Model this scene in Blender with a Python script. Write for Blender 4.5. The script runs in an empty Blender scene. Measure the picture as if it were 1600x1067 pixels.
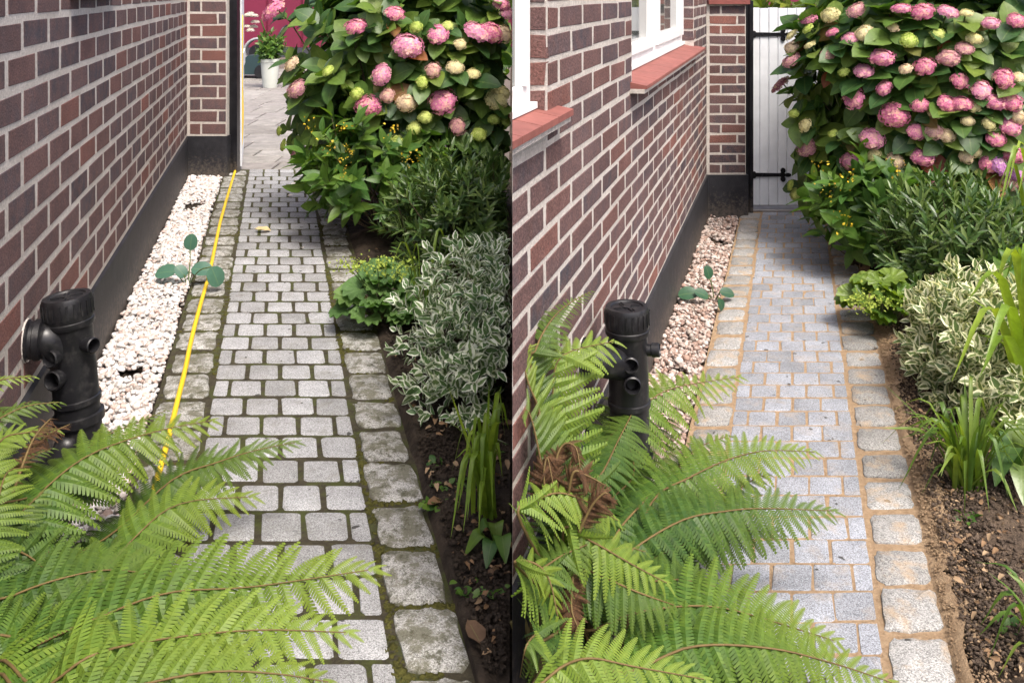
import bpy, bmesh, math, random
import numpy as np
from mathutils import Vector, Matrix

random.seed(7)
RNG = np.random.default_rng(7)
scene = bpy.context.scene
COL = scene.collection

# ------------------------------------------------------------------ camera, sky, sun, exposure
CAM_H = 1.145            # camera height above the paving
FPX = 1450.0             # focal length in pixels of the 1600 px wide photograph
HOR = -15.0              # pixel row of the horizon (above the frame: the lens is shifted down)
cam_data = bpy.data.cameras.new('camera')
cam = bpy.data.objects.new('camera', cam_data)
COL.objects.link(cam)
cam.location = (0, 0, CAM_H)
cam.rotation_euler = (math.radians(90), 0, 0)
cam_data.sensor_width = 36.0
cam_data.lens = FPX / 1600 * 36.0
cam_data.shift_y = -(533.5 - HOR) / 1600
cam_data.clip_start = 0.02
cam_data.clip_end = 500
scene.camera = cam

SUN_AZ = math.radians(150)      # clockwise from +Y
SUN_EL = math.radians(60)
world = bpy.data.worlds.new('World')
scene.world = world
world.use_nodes = True
wn = world.node_tree
bg = wn.nodes['Background']
sky = wn.nodes.new('ShaderNodeTexSky')
sky.sky_type = 'NISHITA'
sky.sun_disc = False
sky.sun_elevation = SUN_EL
sky.sun_rotation = SUN_AZ
sky.air_density = 0.45
sky.dust_density = 5.0
sky.ozone_density = 0.5
wn.links.new(sky.outputs[0], bg.inputs[0])
bg.inputs[1].default_value = 0.15

sun_data = bpy.data.lights.new('sun', 'SUN')
sun_data.energy = 1.2
sun_data.angle = math.radians(16.0)
sun_data.color = (1.0, 0.95, 0.87)
sun = bpy.data.objects.new('sun', sun_data)
COL.objects.link(sun)
sdir = Vector((math.sin(SUN_AZ) * math.cos(SUN_EL), math.cos(SUN_AZ) * math.cos(SUN_EL), math.sin(SUN_EL)))
sun.rotation_euler = (-sdir).to_track_quat('-Z', 'Y').to_euler()
sun.location = sdir * 20

scene.view_settings.view_transform = 'Standard'
scene.view_settings.look = 'None'
scene.view_settings.gamma = 1.0
scene.view_settings.exposure = 1.42
scene.view_settings.use_curve_mapping = False
scene.cycles.max_bounces = 8
scene.cycles.transparent_max_bounces = 8

# ------------------------------------------------------------------ layout: two alleys that fork away from the camera
KL = (435 - 800) / FPX       # direction of the older, mossy path: x = KL*d + u
KR = (1240 - 800) / FPX      # direction of the cleaned path
def L(u, d, z=0.0): return (KL * d + u, d, z)
def R(u, d, z=0.0): return (KR * d + u, d, z)
def at(px, py, d):           # a point of the place at distance d
    return np.array(((px - 800) * d / FPX, d, CAM_H - (py - HOR) * d / FPX))
def gnd(px, py):             # a point on the ground
    d = FPX * CAM_H / (py - HOR)
    return np.array(((px - 800) * d / FPX, d, 0.0))

# ------------------------------------------------------------------ object helpers
def link(name, me, parent=None, mat=None):
    o = bpy.data.objects.new(name, me)
    COL.objects.link(o)
    if parent is not None:
        o.parent = parent
        o.matrix_parent_inverse = Matrix.Translation(-Vector(parent.location))
    if mat is not None and me is not None and len(me.materials) == 0:
        me.materials.append(mat)
    return o
def tag(o, label, cat=None, group=None):
    o['label'] = label
    if cat: o['category'] = cat
    if group: o['group'] = group
    return o
def thing(name, label, cat, loc=(0, 0, 0), group=None):
    o = bpy.data.objects.new(name, None)
    o.empty_display_size = 0.05
    COL.objects.link(o)
    o.location = tuple(float(c) for c in loc)
    return tag(o, label, cat, group)
def struct(o):
    o['kind'] = 'structure'; return o
def stuff(o):
    o['kind'] = 'stuff'; return o

def mesh(name, verts, faces, smooth=False):
    me = bpy.data.meshes.new(name)
    me.from_pydata([tuple(map(float, v)) for v in verts], [], [tuple(int(i) for i in f) for f in faces])
    if smooth:
        me.shade_smooth()
    me.update()
    return me

def big_mesh(name, V, F, smooth=False, attr=None):
    """V (n,3), F (m,k) with k constant."""
    me = bpy.data.meshes.new(name)
    n, (m, k) = len(V), F.shape
    me.vertices.add(n); me.vertices.foreach_set('co', np.ascontiguousarray(V, dtype=np.float32).ravel())
    me.loops.add(m * k); me.loops.foreach_set('vertex_index', np.ascontiguousarray(F, dtype=np.int32).ravel())
    me.polygons.add(m)
    me.polygons.foreach_set('loop_start', np.arange(0, m * k, k, dtype=np.int32))
    me.polygons.foreach_set('loop_total', np.full(m, k, dtype=np.int32))
    if smooth:
        me.polygons.foreach_set('use_smooth', np.ones(m, dtype=bool))
    if attr is not None:
        a = me.attributes.new('edge', 'FLOAT', 'POINT')
        a.data.foreach_set('value', np.ascontiguousarray(attr, dtype=np.float32))
    me.update(calc_edges=True)
    return me

class MB:
    """collects shapes into one mesh"""
    def __init__(s): s.v = []; s.f = []
    def add(s, v, f):
        b = len(s.v); s.v += [tuple(p) for p in v]; s.f += [tuple(i + b for i in q) for q in f]; return s
    def prism(s, poly, z0, z1):
        n = len(poly)
        v = [(p[0], p[1], z0) for p in poly] + [(p[0], p[1], z1) for p in poly]
        f = [tuple(range(n - 1, -1, -1)), tuple(range(n, 2 * n))]
        f += [(i, (i + 1) % n, n + (i + 1) % n, n + i) for i in range(n)]
        return s.add(v, f)
    def box(s, c, sx, sy, sz, ax=(1, 0, 0), ay=(0, 1, 0), az=(0, 0, 1)):
        c, ax, ay, az = map(np.array, (c, ax, ay, az))
        v = [c + ax * (i * sx / 2) + ay * (j * sy / 2) + az * (k * sz / 2) for k in (-1, 1) for j in (-1, 1) for i in (-1, 1)]
        f = [(0, 2, 3, 1), (4, 5, 7, 6), (0, 1, 5, 4), (2, 6, 7, 3), (0, 4, 6, 2), (1, 3, 7, 5)]
        return s.add(v, f)
    def tube(s, pts, rad, n=10, cap=True):
        pts = [np.array(p, float) for p in pts]
        rs = rad if hasattr(rad, '__len__') else [rad] * len(pts)
        up = np.array((0.13, 0.21, 0.97)); v = []
        for i, p in enumerate(pts):
            t = pts[min(i + 1, len(pts) - 1)] - pts[max(i - 1, 0)]
            t = t / (np.linalg.norm(t) + 1e-9)
            a = np.cross(t, up)
            if np.linalg.norm(a) < 0.05: a = np.cross(t, (1, 0, 0))
            a /= np.linalg.norm(a); b = np.cross(t, a)
            up = np.cross(a, t)
            for k in range(n):
                q = 2 * math.pi * k / n
                v.append(p + rs[i] * (math.cos(q) * a + math.sin(q) * b))
        f = []
        for i in range(len(pts) - 1):
            for k in range(n):
                f.append((i * n + k, i * n + (k + 1) % n, (i + 1) * n + (k + 1) % n, (i + 1) * n + k))
        if cap:
            f.append(tuple(range(n - 1, -1, -1))); m = (len(pts) - 1) * n
            f.append(tuple(m + k for k in range(n)))
        return s.add(v, f)
    def lathe(s, prof, o, axis=(0, 0, 1), n=28):
        """profile of (radius, along) turned about an axis through o; ends closed where the radius is 0"""
        o = np.array(o, float); ax = np.array(axis, float); ax /= np.linalg.norm(ax)
        a = np.cross(ax, (0, 1, 0.01))
        if np.linalg.norm(a) < 0.1: a = np.cross(ax, (1, 0, 0))
        a /= np.linalg.norm(a); b = np.cross(ax, a); v = []
        for r, h in prof:
            for k in range(n):
                q = 2 * math.pi * k / n
                v.append(o + ax * h + max(r, 1e-5) * (math.cos(q) * a + math.sin(q) * b))
        f = [(i * n + k, i * n + (k + 1) % n, (i + 1) * n + (k + 1) % n, (i + 1) * n + k) for i in range(len(prof) - 1) for k in range(n)]
        return s.add(v, f)
    def build(s, name, mat, parent=None, smooth=False, angle=None):
        me = mesh(name, s.v, s.f, False)
        if smooth:
            me.shade_smooth()
            if angle: me.set_sharp_from_angle(angle=math.radians(angle))
        return link(name, me, parent, mat)

def catmull(pts, n):
    P = np.array(pts, float); P = np.vstack([2 * P[0] - P[1], P, 2 * P[-1] - P[-2]])
    m = len(P) - 3; out = []
    for q in np.linspace(0, m - 1e-6, n):
        i = int(q); t = q - i
        a, b, c, d = P[i], P[i + 1], P[i + 2], P[i + 3]
        out.append(0.5 * (2 * b + (c - a) * t + (2 * a - 5 * b + 4 * c - d) * t * t + (3 * b - a - 3 * c + d) * t ** 3))
    return np.array(out)

def clip_half(poly, xmin):
    out = []
    for i in range(len(poly)):
        a, b = poly[i], poly[(i + 1) % len(poly)]
        ia, ib = a[0] >= xmin, b[0] >= xmin
        if ia: out.append(a)
        if ia != ib:
            t = (xmin - a[0]) / (b[0] - a[0]); out.append((xmin, a[1] + t * (b[1] - a[1])))
    return out

# ------------------------------------------------------------------ materials
class NT:
    def __init__(s, name):
        s.m = bpy.data.materials.new(name); s.m.use_nodes = True
        s.t = s.m.node_tree; s.b = s.t.nodes['Principled BSDF']; s.out = s.t.nodes['Material Output']
    def n(s, typ, **kw):
        q = s.t.nodes.new(typ)
        for k, v in kw.items(): setattr(q, k, v)
        return q
    def l(s, a, b): s.t.links.new(a, b)
    def coord(s, kind='Object'): return s.n('ShaderNodeTexCoord').outputs[kind]
    def pos(s): return s.n('ShaderNodeNewGeometry').outputs['Position']
    def noise(s, vec, scale, detail=4, rough=0.6, out='Fac'):
        q = s.n('ShaderNodeTexNoise'); q.inputs['Scale'].default_value = scale
        q.inputs['Detail'].default_value = detail; q.inputs['Roughness'].default_value = rough
        if vec is not None: s.l(vec, q.inputs['Vector'])
        return q.outputs[out]
    def vor(s, vec, scale, out='Color', feature='F1'):
        q = s.n('ShaderNodeTexVoronoi', feature=feature); q.inputs['Scale'].default_value = scale
        if vec is not None: s.l(vec, q.inputs['Vector'])
        return q.outputs[out]
    def ramp(s, fac, stops, interp='LINEAR'):
        q = s.n('ShaderNodeValToRGB'); e = q.color_ramp.elements; q.color_ramp.interpolation = interp
        while len(e) < len(stops): e.new(0.5)
        for k, (p, c) in enumerate(stops):
            e[k].position = p
            e[k].color = (c, c, c, 1) if not hasattr(c, '__len__') else (c[0], c[1], c[2], 1)
        s.l(fac, q.inputs[0]); return q.outputs[0]
    def mix(s, fac, a, b, mode='MIX'):
        q = s.n('ShaderNodeMix', data_type='RGBA', blend_type=mode)
        for sock, val in ((q.inputs[0], fac), (q.inputs[6], a), (q.inputs[7], b)):
            if isinstance(val, (int, float)): sock.default_value = val
            elif hasattr(val, '__len__'): sock.default_value = (*val[:3], 1)
            else: s.l(val, sock)
        return q.outputs[2]
    def math(s, op, a, b=0.0):
        q = s.n('ShaderNodeMath', operation=op)
        for i, val in enumerate((a, b)):
            if isinstance(val, (int, float)): q.inputs[i].default_value = val
            else: s.l(val, q.inputs[i])
        return q.outputs[0]
    def rnd(s):
        """one random number for each object and each loose island"""
        a = s.n('ShaderNodeObjectInfo').outputs['Random']; b = s.n('ShaderNodeNewGeometry').outputs['Random Per Island']
        return s.math('FRACT', s.math('ADD', s.math('MULTIPLY', a, 7.31), s.math('MULTIPLY', b, 3.17)))
    def bump(s, h, strength=0.4, dist=0.003):
        q = s.n('ShaderNodeBump'); q.inputs['Strength'].default_value = strength; q.inputs['Distance'].default_value = dist
        s.l(h, q.inputs['Height']); s.l(q.outputs[0], s.b.inputs['Normal']); return q
    def col(s, c):
        if hasattr(c, '__len__'): s.b.inputs['Base Color'].default_value = (*c[:3], 1)
        else: s.l(c, s.b.inputs['Base Color'])
    def rough(s, r):
        if isinstance(r, (int, float)): s.b.inputs['Roughness'].default_value = r
        else: s.l(r, s.b.inputs['Roughness'])
    def spec(s, v): s.b.inputs['Specular IOR Level'].default_value = v

def m_plain(name, c, rough=0.6, spec=0.4, var=0.25, scale=30, bump=0.0, dist=0.002):
    t = NT(name); p = t.pos()
    n = t.noise(p, scale, 5)
    n2 = t.noise(p, scale * 0.17, 3)
    d = t.ramp(t.math('MULTIPLY', t.math('ADD', n, n2), 0.5), [(0.3, 1 - var), (0.7, 1 + var)])
    t.col(t.mix(1.0, c, d, 'MULTIPLY')); t.rough(rough); t.spec(spec)
    if bump: t.bump(n, bump, dist)
    return t.m

def m_leaf(name, cols, trans=None, tw=0.35, rough=0.45, spec=0.4, edge=None, noise=0.25, bump=0.25, tip=None):
    """cols: ramp of leaf colours picked at random for each leaf; edge: (threshold, margin colour)"""
    t = NT(name); r = t.rnd()
    base = t.ramp(r, [(i / max(1, len(cols) - 1), c) for i, c in enumerate(cols)])
    n = t.noise(t.pos(), 45, 4)
    base = t.mix(1.0, base, t.ramp(n, [(0.25, 1 - noise), (0.75, 1 + noise)]), 'MULTIPLY')
    a = t.n('ShaderNodeAttribute', attribute_name='edge').outputs['Fac']
    if edge:
        e = t.math('ADD', a, t.math('MULTIPLY', t.math('SUBTRACT', t.noise(t.pos(), 90, 3), 0.5), 0.75))
        e = t.math('ADD', e, t.math('MULTIPLY', t.math('SUBTRACT', r, 0.5), 0.35))
        base = t.mix(t.ramp(e, [(edge[0] - 0.05, 0.0), (edge[0] + 0.05, 1.0)]), base, edge[1])
    elif tip:   # younger growth towards the tip
        base = t.mix(t.ramp(a, [(0.35, 0.0), (1.0, 0.85)]), base, tip)
    else:   # paler midrib
        base = t.mix(t.ramp(a, [(0.0, 0.35), (0.10, 0.0)]), base, t.mix(0.5, base, (0.30, 0.38, 0.12)))
    t.col(base); t.rough(rough); t.spec(spec)
    t.bump(t.noise(t.pos(), 160, 2), bump, 0.002)
    tr = t.n('ShaderNodeBsdfTranslucent')
    t.l(t.mix(1.0, base, trans or (1.5, 1.7, 0.7), 'MULTIPLY'), tr.inputs['Color'])
    mx = t.n('ShaderNodeMixShader'); mx.inputs[0].default_value = tw
    t.l(t.b.outputs[0], mx.inputs[1]); t.l(tr.outputs[0], mx.inputs[2]); t.l(mx.outputs[0], t.out.inputs[0])
    return t.m

def m_brick(name, dark=1.0):
    t = NT(name); r = t.n('ShaderNodeObjectInfo').outputs['Random']; o = t.coord()
    base = t.ramp(r, [(0.0, (0.050, 0.046, 0.055)), (0.15, (0.074, 0.060, 0.067)), (0.36, (0.106, 0.071, 0.071)), (0.60, (0.098, 0.060, 0.059)),
                      (0.80, (0.122, 0.067, 0.061)), (0.92, (0.150, 0.072, 0.061)), (1.0, (0.20, 0.080, 0.060))])
    # per-brick offset so that no two bricks carry the same markings
    w = t.n('ShaderNodeVectorMath', operation='ADD'); t.l(o, w.inputs[0])
    cx = t.n('ShaderNodeCombineXYZ'); t.l(t.math('MULTIPLY', r, 53.0), cx.inputs[0]); t.l(t.math('MULTIPLY', r, 17.0), cx.inputs[2]); t.l(cx.outputs[0], w.inputs[1])
    p = w.outputs[0]
    n1 = t.noise(p, 22, 5, 0.65); n2 = t.noise(p, 190, 3, 0.7)
    c = t.mix(t.ramp(n1, [(0.38, 0.0), (0.60, 0.95)]), base, t.mix(0.6, base, (0.150, 0.082, 0.072)))
    c = t.mix(1.0, c, t.ramp(n2, [(0.30, 0.50), (0.70, 1.55)]), 'MULTIPLY')
    # pale lime bloom and dark pits
    c = t.mix(t.ramp(t.noise(p, 55, 4, 0.75), [(0.58, 0.0), (0.80, 0.34)]), c, (0.34, 0.27, 0.25))
    c = t.mix(t.ramp(t.noise(p, 260, 2, 0.5), [(0.64, 0.0), (0.70, 0.8)]), c, (0.020, 0.014, 0.014))
    c = t.mix(1.0, c, t.ramp(t.noise(t.pos(), 3.2, 5, 0.7), [(0.3, 0.74), (0.7, 1.22)]), 'MULTIPLY')   # weathering across the wall
    t.col(c); t.rough(0.85); t.spec(0.25); t.bump(t.math('ADD', n2, n1), 0.55, 0.004)
    return t.m

def m_granite(name, tone, lichen=None, tint=(1, 1, 1), stain=None, big=1.0):
    t = NT(name); r = t.n('ShaderNodeObjectInfo').outputs['Random']; p = t.pos()
    v = t.vor(p, 620 * big, 'Color'); sx = t.n('ShaderNodeSeparateColor'); t.l(v, sx.inputs[0])
    c = t.ramp(sx.outputs[0], [(0.0, 0.42), (0.20, 0.62), (0.42, 0.90), (0.72, 1.08), (0.93, 1.34)])
    c = t.mix(1.0, c, tuple(tone * q for q in tint), 'MULTIPLY')
    c = t.mix(1.0, c, t.ramp(t.noise(p, 1500, 2), [(0.3, 0.80), (0.7, 1.16)]), 'MULTIPLY')
    c = t.mix(1.0, c, t.ramp(r, [(0, (0.80, 0.80, 0.79)), (0.5, (1, 1, 1)), (1, (1.13, 1.14, 1.15))]), 'MULTIPLY')
    c = t.mix(1.0, c, t.ramp(t.noise(p, 11, 5), [(0.3, 0.82), (0.7, 1.10)]), 'MULTIPLY')
    if lichen:
        n = t.noise(p, 21, 7, 0.74); c = t.mix(t.ramp(n, [(0.46, 0.0), (0.56, lichen[1])]), c, lichen[0])
        n = t.noise(p, 46, 7, 0.8); c = t.mix(t.ramp(n, [(0.52, 0.0), (0.60, 0.85)]), c, (0.055, 0.055, 0.030))
    if stain:
        c = t.mix(t.ramp(t.noise(p, 34, 2, 0.4), [(0.71, 0.0), (0.73, 0.9)]), c, (0.03, 0.028, 0.025))
        n = t.noise(p, 15, 6, 0.68); c = t.mix(t.ramp(n, [(0.52, 0.0), (0.66, stain[1])]), c, stain[0])
    t.col(c); t.rough(0.8); t.spec(0.3); t.bump(t.math('ADD', t.noise(p, 330, 3), t.math('MULTIPLY', t.noise(p, 40, 5), 1.5)), 0.5, 0.003)
    return t.m

def m_soil(name, a, b, c2=None, scale=1.0):
    t = NT(name); p = t.pos()
    n = t.noise(p, 28 * scale, 8, 0.72)
    c = t.ramp(n, [(0.3, a), (0.6, b), (0.8, tuple(q * 1.7 for q in b))])
    if c2: c = t.mix(t.ramp(t.noise(p, 7 * scale, 6, 0.7), [(0.48, 0.0), (0.60, 0.9)]), c, c2)
    t.col(c); t.rough(0.95); t.spec(0.15); t.bump(t.math('ADD', t.noise(p, 130, 6, 0.75), n), 0.9, 0.012)
    return t.m

M = {}
M['brick'] = m_brick('brick')
def m_mortar():
    t = NT('mortar'); p = t.pos()
    c = t.mix(t.ramp(t.noise(p, 5, 5, 0.7), [(0.35, 0.0), (0.7, 0.8)]), (0.60, 0.555, 0.505), (0.44, 0.40, 0.35))
    c = t.mix(1.0, c, t.ramp(t.noise(p, 110, 5, 0.75), [(0.25, 0.62), (0.7, 1.15)]), 'MULTIPLY')
    t.col(c); t.rough(0.95); t.spec(0.15); t.bump(t.noise(p, 170, 5, 0.7), 0.8, 0.004); return t.m
M['mortar'] = m_mortar()
def m_black(name, c, rough):
    t = NT(name); p = t.pos()
    n = t.noise(p, 14, 6, 0.7)
    q = t.mix(t.ramp(n, [(0.40, 0.0), (0.75, 0.55)]), c, tuple(k * 2.6 + 0.01 for k in c))
    q = t.mix(t.ramp(t.noise(p, 90, 5, 0.8), [(0.66, 0.0), (0.74, 0.45)]), q, (0.17, 0.16, 0.15))
    z = t.n('ShaderNodeSeparateXYZ'); t.l(p, z.inputs[0])      # mud splash above the ground
    sp = t.math('SUBTRACT', t.noise(p, 48, 6, 0.8), t.math('MULTIPLY', z.outputs[2], 1.6))
    q = t.mix(t.ramp(sp, [(0.34, 0.0), (0.52, 0.6)]), q, (0.14, 0.115, 0.09))
    t.col(q); t.rough(rough); t.spec(0.35); t.bump(t.noise(p, 120, 5), 0.3, 0.003); return t.m
M['plinth'] = m_black('black_masonry_paint', (0.014, 0.014, 0.017), 0.62)
M['blackpaint'] = m_black('black_gloss_paint', (0.008, 0.008, 0.010), 0.3)
def m_plastic():
    t = NT('black_plastic'); p = t.coord('Object')
    c = t.mix(t.ramp(t.noise(t.pos(), 38, 6, 0.75), [(0.52, 0.0), (0.8, 0.28)]), (0.009, 0.009, 0.0105), (0.13, 0.125, 0.115))
    t.col(c); t.rough(t.ramp(t.noise(t.pos(), 60, 4), [(0.3, 0.28), (0.7, 0.5)])); t.spec(0.45)
    t.bump(t.noise(t.pos(), 300, 3), 0.12, 0.001); return t.m
M['plastic'] = m_plastic()
M['hole'] = m_plain('dark_pipe_inside', (0.004, 0.004, 0.004), 0.9, 0.1, 0.1)
M['sett_old'] = m_granite('weathered_granite', 0.315, tint=(0.99, 1.0, 1.01), stain=((0.16, 0.155, 0.13), 0.45))
M['sett_new'] = m_granite('washed_blue_granite', 0.285, tint=(0.93, 0.985, 1.08), stain=((0.33, 0.27, 0.20), 0.35))
M['kerb_old'] = m_granite('lichened_granite', 0.34, lichen=((0.105, 0.100, 0.066), 0.85), tint=(1.0, 0.99, 0.93), big=0.8)
M['kerb_new'] = m_granite('washed_grey_granite', 0.28, tint=(1.0, 0.99, 0.94), stain=((0.36, 0.26, 0.155), 0.6), big=0.8)
M['joint_old'] = m_soil('mossy_joint', (0.042, 0.037, 0.025), (0.078, 0.068, 0.044), (0.075, 0.088, 0.026), 1.6)
M['joint_new'] = m_soil('kiln_sand', (0.29, 0.195, 0.115), (0.44, 0.315, 0.195), None, 2.2)
M['soil_old'] = m_soil('dark_garden_soil', (0.020, 0.016, 0.012), (0.058, 0.045, 0.034), (0.075, 0.057, 0.042))
M['soil_new'] = m_soil('dry_garden_soil', (0.045, 0.033, 0.024), (0.115, 0.085, 0.062), (0.150, 0.108, 0.074))
M['crumb_old'] = m_soil('dark_soil_crumbs', (0.022, 0.017, 0.013), (0.075, 0.058, 0.044))
M['crumb_new'] = m_soil('dry_soil_crumbs', (0.055, 0.041, 0.030), (0.165, 0.122, 0.090))
def m_gravel(name, cols):
    t = NT(name); r = t.n('ShaderNodeNewGeometry').outputs['Random Per Island']; p = t.pos()
    c = t.ramp(r, cols); c = t.mix(1.0, c, t.ramp(t.noise(p, 120, 5), [(0.3, 0.62), (0.7, 0.98)]), 'MULTIPLY')
    c = t.mix(t.ramp(t.noise(p, 16, 5, 0.7), [(0.55, 0.0), (0.75, 0.5)]), c, (0.20, 0.165, 0.12))
    t.col(c); t.rough(0.7); t.spec(0.3); t.bump(t.noise(p, 260, 4), 0.35, 0.002); return t.m
M['gravel_old'] = m_gravel('white_pebbles', [(0, (0.76, 0.745, 0.73)), (0.5, (0.70, 0.67, 0.645)), (0.74, (0.66, 0.57, 0.52)), (0.87, (0.58, 0.43, 0.37)), (0.94, (0.55, 0.52, 0.48)), (1, (0.34, 0.31, 0.28))])
M['gravel_new'] = m_gravel('pink_chippings', [(0, (0.66, 0.58, 0.53)), (0.35, (0.48, 0.38, 0.33)), (0.6, (0.40, 0.27, 0.21)), (0.8, (0.26, 0.18, 0.15)), (0.9, (0.62, 0.55, 0.48)), (1, (0.18, 0.15, 0.13))])
M['hose'] = m_plain('yellow_hose', (0.70, 0.47, 0.018), 0.4, 0.4, 0.08, 40)
M['white'] = m_plain('white_window_paint', (0.78, 0.78, 0.77), 0.4, 0.4, 0.10, 14)
M['gate'] = m_plain('pale_grey_gate_paint', (0.76, 0.785, 0.81), 0.5, 0.35, 0.12, 16, 0.2)
M['tile'] = m_plain('red_sill_tile', (0.22, 0.080, 0.065), 0.7, 0.3, 0.28, 34, 0.3)
M['coping'] = m_plain('dull_red_coping', (0.21, 0.065, 0.055), 0.65, 0.3, 0.25, 30, 0.3)
def m_slab():
    t = NT('pale_patio_stone'); p = t.pos(); r = t.n('ShaderNodeObjectInfo').outputs['Random']
    c = t.ramp(r, [(0, (0.20, 0.185, 0.165)), (0.4, (0.29, 0.275, 0.25)), (0.75, (0.25, 0.23, 0.215)), (1, (0.34, 0.325, 0.30))])
    c = t.mix(1.0, c, t.ramp(t.noise(p, 9, 7, 0.75), [(0.35, 0.60), (0.7, 1.15)]), 'MULTIPLY')
    t.col(c); t.rough(0.75); t.spec(0.3); t.bump(t.noise(p, 40, 6), 0.5, 0.004); return t.m
M['slab'] = m_slab()
M['slabjoint'] = m_plain('patio_joint', (0.12, 0.10, 0.085), 0.9, 0.2, 0.3, 30)
M['burgundy'] = m_plain('burgundy_paint', (0.17, 0.018, 0.045), 0.45, 0.4, 0.12, 6)
M['darkbase'] = m_plain('dark_grey_base', (0.05, 0.05, 0.06), 0.7, 0.3, 0.2, 8)
M['pot'] = m_plain('cream_glazed_pot', (0.52, 0.54, 0.48), 0.5, 0.4, 0.12, 18)
M['teal'] = m_plain('dark_teal_plastic', (0.022, 0.045, 0.048), 0.45, 0.4, 0.15, 18)
M['greyplastic'] = m_plain('grey_plastic', (0.32, 0.33, 0.33), 0.5, 0.4, 0.1, 18)
M['stem'] = m_plain('woody_stem', (0.075, 0.055, 0.035), 0.85, 0.2, 0.3, 60, 0.4)
M['greenstem'] = m_plain('green_stem', (0.085, 0.125, 0.035), 0.6, 0.3, 0.25, 60)
M['rachis'] = m_plain('brown_rachis', (0.125, 0.085, 0.030), 0.7, 0.3, 0.25, 60)
M['moss'] = m_plain('moss', (0.060, 0.058, 0.016), 0.95, 0.1, 0.55, 150, 0.9, 0.006)
def m_glass():
    t = NT('window_glass'); p = t.pos()
    t.col(t.ramp(t.noise(p, 3.0, 2), [(0.3, (0.05, 0.06, 0.055)), (0.7, (0.16, 0.17, 0.155))])); t.rough(0.04); t.spec(0.9)
    t.b.inputs['Metallic'].default_value = 0.25; return t.m
M['glass'] = m_glass()
M['fern'] = m_leaf('fern_green', [(0.046, 0.102, 0.015), (0.064, 0.128, 0.018), (0.088, 0.155, 0.021)], (1.7, 1.6, 0.7), 0.25, 0.5, 0.3, noise=0.2, tip=(0.205, 0.26, 0.030))
M['ferndark'] = m_leaf('fern_deep_green', [(0.030, 0.072, 0.013), (0.043, 0.092, 0.015), (0.060, 0.112, 0.018)], (1.5, 1.6, 0.7), 0.22, 0.5, 0.3, noise=0.2, tip=(0.12, 0.17, 0.025))  # deep green fronds; also the added under-fronds, whose shade is in this colour
M['fernlight'] = m_leaf('fern_new_green', [(0.084, 0.154, 0.018), (0.110, 0.184, 0.021), (0.142, 0.210, 0.025)], (1.6, 1.5, 0.6), 0.28, 0.5, 0.3, noise=0.2, tip=(0.22, 0.29, 0.05))
M['fernbrown'] = m_leaf('fern_dead_brown', [(0.075, 0.042, 0.022), (0.11, 0.058, 0.030), (0.055, 0.034, 0.021)], (1, 1, 1), 0.2, 0.8, 0.1)
M['hyd'] = m_leaf('hydrangea_leaf', [(0.032, 0.082, 0.022), (0.054, 0.115, 0.025), (0.078, 0.145, 0.028), (0.105, 0.172, 0.031), (0.145, 0.200, 0.034)], (1.6, 1.8, 0.6), 0.30, 0.42, 0.4)
M['hydred'] = m_leaf('hydrangea_autumn_leaf', [(0.20, 0.10, 0.035), (0.14, 0.15, 0.035), (0.26, 0.06, 0.03), (0.17, 0.14, 0.03)], (1.3, 1.2, 0.8), 0.35, 0.5, 0.3)
M['hyp'] = m_leaf('bright_shrub_leaf', [(0.042, 0.108, 0.022), (0.064, 0.140, 0.025), (0.088, 0.170, 0.028), (0.118, 0.200, 0.030)], (1.5, 1.6, 0.6), 0.35, 0.42, 0.4)
M['dark'] = m_leaf('evergreen_leaf', [(0.036, 0.080, 0.022), (0.060, 0.115, 0.028), (0.092, 0.150, 0.036), (0.135, 0.190, 0.050)], (1.4, 1.6, 0.7), 0.22, 0.34, 0.5)
M['varieg'] = m_leaf('variegated_leaf', [(0.085, 0.165, 0.055), (0.120, 0.205, 0.070), (0.160, 0.240, 0.085)], (1.1, 1.2, 0.8), 0.28, 0.45, 0.35, edge=(0.56, (0.72, 0.75, 0.62)))
M['varieg_y'] = m_leaf('cream_variegated_leaf', [(0.100, 0.160, 0.050), (0.140, 0.200, 0.062), (0.175, 0.230, 0.075)], (1.2, 1.2, 0.7), 0.30, 0.45, 0.35, edge=(0.50, (0.70, 0.70, 0.46)))
M['alch'] = m_leaf('lady_mantle_leaf', [(0.075, 0.150, 0.045), (0.100, 0.185, 0.055), (0.130, 0.215, 0.060)], (1.3, 1.5, 0.7), 0.30, 0.6, 0.25)
M['strap'] = m_leaf('strap_leaf', [(0.130, 0.225, 0.024), (0.175, 0.275, 0.030), (0.235, 0.325, 0.038)], (1.6, 1.5, 0.5), 0.40, 0.4, 0.4)
M['strapdark'] = m_leaf('strap_leaf_dark', [(0.070, 0.138, 0.022), (0.105, 0.178, 0.028), (0.155, 0.225, 0.036)], (1.6, 1.5, 0.5), 0.38, 0.4, 0.4)
M['blue'] = m_leaf('blue_green_leaf', [(0.050, 0.125, 0.085), (0.068, 0.155, 0.105)], (1.0, 1.3, 0.9), 0.2, 0.4, 0.4, noise=0.12)
M['blued'] = m_leaf('deep_green_leaf', [(0.022, 0.070, 0.036), (0.040, 0.100, 0.050)], (1.0, 1.3, 0.9), 0.2, 0.35, 0.5, noise=0.12)
M['lime'] = m_leaf('lime_froth', [(0.30, 0.40, 0.07), (0.38, 0.46, 0.09)], (1.1, 1.1, 0.7), 0.35, 0.6, 0.2)
M['yellow'] = m_leaf('small_yellow_flower', [(0.70, 0.46, 0.02), (0.62, 0.50, 0.05), (0.38, 0.24, 0.04)], (1.1, 1.0, 0.6), 0.35, 0.6, 0.2)
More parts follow.
